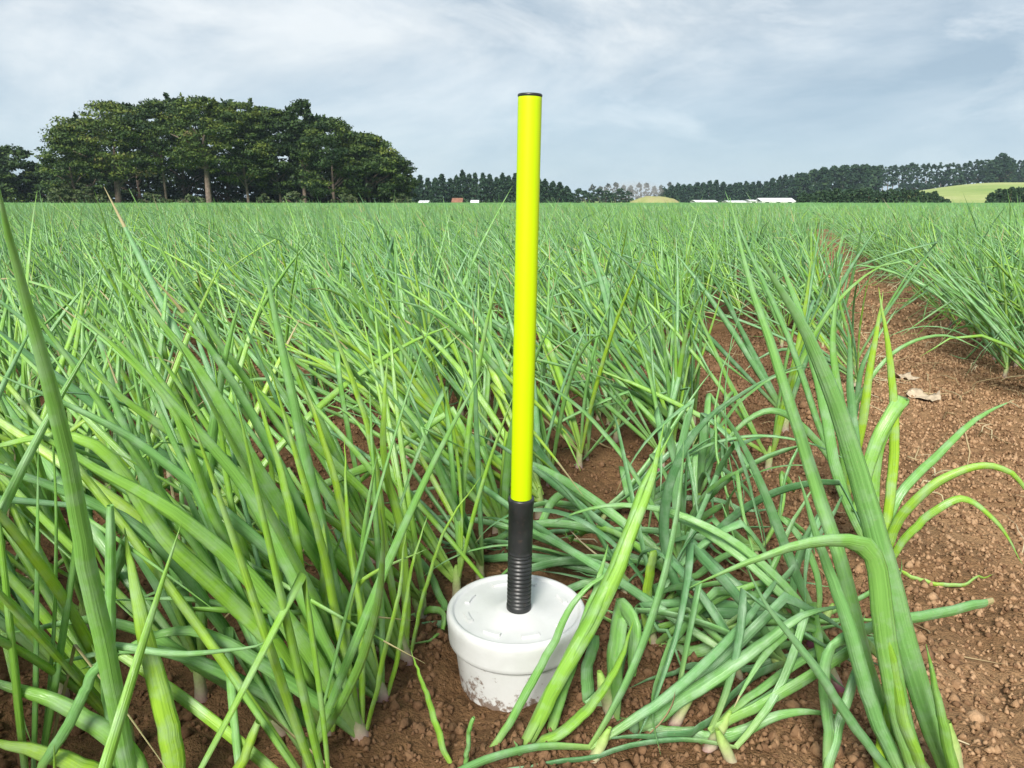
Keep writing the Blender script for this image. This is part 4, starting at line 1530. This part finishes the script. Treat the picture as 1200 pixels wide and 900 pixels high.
for k, (px, top, R) in enumerate([(1158, 187, 4.5), (1168, 180, 5.0), (1177, 184, 4.5)]):
    Y = 436
    x, y = place(px, Y)
    b = float(hill_z(np.array(x), np.array(y)))
    broad_tree('hill_tree', (x, y + k, b), h_at(top, Y, b), R, .03, ['tall dark tree at the left of the hill-top clump', 'tallest dark tree of the hill-top clump', 'dark tree at the right of the hill-top clump'][k],
               'hill-top clump', 460 + k, M_CONIFER, 100, 26, .6, .45, .2, 3, .4, flat=.6)

# --- clipped shelter hedges at the edge of the field, right
r_ = np.random.default_rng(80)
for g, (x0, x1, tp, lab) in enumerate(((940, 1112, [226, 222, 223, 226], 'conifer from the left in the dark field-edge hedge below the skyline pines'), (1160, 1235, [226, 219, 217, 217], 'conifer from the left in the dark field-edge hedge by the right border'))):
    px, k = x0, 0
    while px < x1:
        Y = 158 + r_.uniform(-1.5, 1.5)
        x, y = place(px, Y)
        b = -1.2
        top = np.interp(px, np.linspace(x0, x1, 4), tp) + r_.normal(0, 1.1)
        if g == 0 and px > 1095:
            top += (px - 1095) * .6
        conifer('hedge_conifer', (x, y, b), h_at(top, Y, b), 1.7 + .4 * r_.random(), f'{ORD[k]} {lab}', ['long field-edge hedge', 'field-edge hedge at the right border'][g], 480 + g * 60 + k, None, 380, .24, .0, .55, .42)
        px += r_.uniform(6.5, 9)
        k += 1

# --- sheds, mound
M_SHED = plain('white_cladding', (0.76, 0.78, 0.78), .5, .3, .05, .4)
M_ROOFW = plain('pale_roof', (0.82, 0.84, 0.85), .35, .4, .05, .5)
M_DARK = plain('dark_opening', (0.05, 0.055, 0.06), .6, .3, .2, 1.0)
M_RUST = plain('rust_roof', (0.24, 0.11, 0.065), .6, .2, .25, .8)


def shed(name, px0, px1, py_top, Y, label, wall, roof, doors=1, slope=0.35, cat='shed'):
    xa, _ = place(px0, Y)
    xb, _ = place(px1, Y)
    b = -0.9
    h = h_at(py_top, Y, b)
    w, d = xb - xa, 7.0
    root = empty(name, ((xa + xb) / 2, Y, b))
    tag(root, label, cat)
    eave = h * (1 - slope)
    mb = MB()
    mb.box(-w / 2 + .1, w / 2 - .1, 0, d, -.3, eave)
    mb.build('wall', wall, root)
    mb = MB()
    mb.add([(-w / 2, -.25, eave), (w / 2, -.25, eave), (w / 2, d / 2, h), (-w / 2, d / 2, h), (w / 2, d + .25, eave), (-w / 2, d + .25, eave),
            (-w / 2, -.25, eave + .12), (w / 2, -.25, eave + .12), (w / 2, d / 2, h + .12), (-w / 2, d / 2, h + .12), (w / 2, d + .25, eave + .12), (-w / 2, d + .25, eave + .12)],
           [(6, 7, 8, 9), (9, 8, 10, 11), (1, 0, 3, 2), (2, 3, 5, 4), (0, 1, 7, 6), (5, 11, 10, 4), (0, 6, 9, 3), (3, 9, 11, 5), (1, 2, 8, 7), (2, 4, 10, 8)])
    mb.build('roof', roof, root)
    for k in range(doors):
        mb = MB()
        cx = (k + .5) / doors * w - w / 2
        mb.box(cx - .55, cx + .55, -.06, .02, -.2, min(2.0, eave - .15))
        mb.build('door', M_DARK, root)


shed('packing_shed', 892, 932, 232.5, 222, 'largest white shed with a long pale roof, right of the others', M_SHED, M_ROOFW, 3, .42)
shed('shed', 879, 887, 234.5, 224, 'narrow white shed just left of the largest one', M_SHED, M_ROOFW, 1, .2)
shed('shed', 853, 875, 235.5, 226, 'low white shed in the middle of the row', M_SHED, M_ROOFW, 1, .3)
shed('shed', 815, 841, 235.0, 225, 'low white shed at the left of the row, by the grassy mound', M_SHED, M_ROOFW, 2, .3)
shed('shed', 490, 502, 235.5, 222, 'small white shed below the conifer belt near the grove', M_SHED, M_ROOFW, 1, .4)
shed('cottage', 529, 542, 232.5, 228, 'tiny building with a rust-red roof below the conifer belt', M_SHED, M_RUST, 1, .55)
shed('shed', 551, 561, 235.0, 226, 'small pale shed right of the rust-red roof', M_SHED, M_ROOFW, 1, .5)

xa, _ = place(736, 205)
xb, _ = place(803, 205)


def mound_z(x, y):
    u = (x - (xa + xb) / 2) / ((xb - xa) / 2)
    v = (y - 208) / 7.0
    e = np.clip(1 - np.maximum(np.abs(u) ** 2.6 + np.abs(v) ** 2, 0), 0, 1)
    return -1.0 + 2.7 * e ** 0.7 + 0.5 * fbm(x * .8, y * .8, 3, 5) * e


o = obj('grassy_mound', grid_mesh('grassy_mound', xa - 1, xb + 1, 200, 216, 60, 40, mound_z, grass_material('mound_grass', (0.20, 0.24, 0.08), (0.30, 0.30, 0.13), (0.30, 0.23, 0.13), 0.25)))
tag(o, kind='structure')

# --- dust over the mound
def dust_material():
    m = bpy.data.materials.new('dust')
    m.use_nodes = True
    nt = m.node_tree
    nt.nodes.clear()
    out = nt.nodes.new('ShaderNodeOutputMaterial')
    pv = nt.nodes.new('ShaderNodeVolumePrincipled')
    pv.inputs['Color'].default_value = (0.86, 0.82, 0.78, 1)
    pv.inputs['Density'].default_value = 0.030
    nt.links.new(pv.outputs[0], out.inputs['Volume'])
    return m


mb = MB()
xc, _ = place(745, 330)
vs, fs, nseg, nr = [], [], 20, 10
for j in range(nr + 1):
    ph = pi * j / nr
    for k in range(nseg):
        a = 2 * pi * k / nseg
        w = 1 + .3 * sin(3 * a + j) + .2 * sin(5 * ph + 2 * a)
        vs.append((13 * w * sin(ph) * cos(a), 7 * w * sin(ph) * sin(a), 4.2 * cos(ph) * (1 + .2 * sin(2 * a))))
for j in range(nr):
    for k in range(nseg):
        k2 = (k + 1) % nseg
        fs.append((j * nseg + k, (j + 1) * nseg + k, (j + 1) * nseg + k2, j * nseg + k2))
mb.add(vs, fs)
o = mb.build('dust_cloud', dust_material(), None, True, (xc, 330, 4.6))
tag(o, 'thin pale dust drifting over the grassy mound', 'dust', kind='stuff')

# ------------------------------------------------------------------ the damp air
def haze_material():
    m = bpy.data.materials.new('haze')
    m.use_nodes = True
    nt = m.node_tree
    nt.nodes.clear()
    out = nt.nodes.new('ShaderNodeOutputMaterial')
    pv = nt.nodes.new('ShaderNodeVolumePrincipled')
    pv.inputs['Color'].default_value = (0.66, 0.84, 1.0, 1)
    pv.inputs['Density'].default_value = 0.00017
    nt.links.new(pv.outputs[0], out.inputs['Volume'])
    return m


mb = MB()
mb.box(-3100, 3100, -1600, 4600, -2.5, 42)
o = mb.build('haze', haze_material())
tag(o, 'thin bluish haze over the far trees and hill', 'haze', kind='stuff')
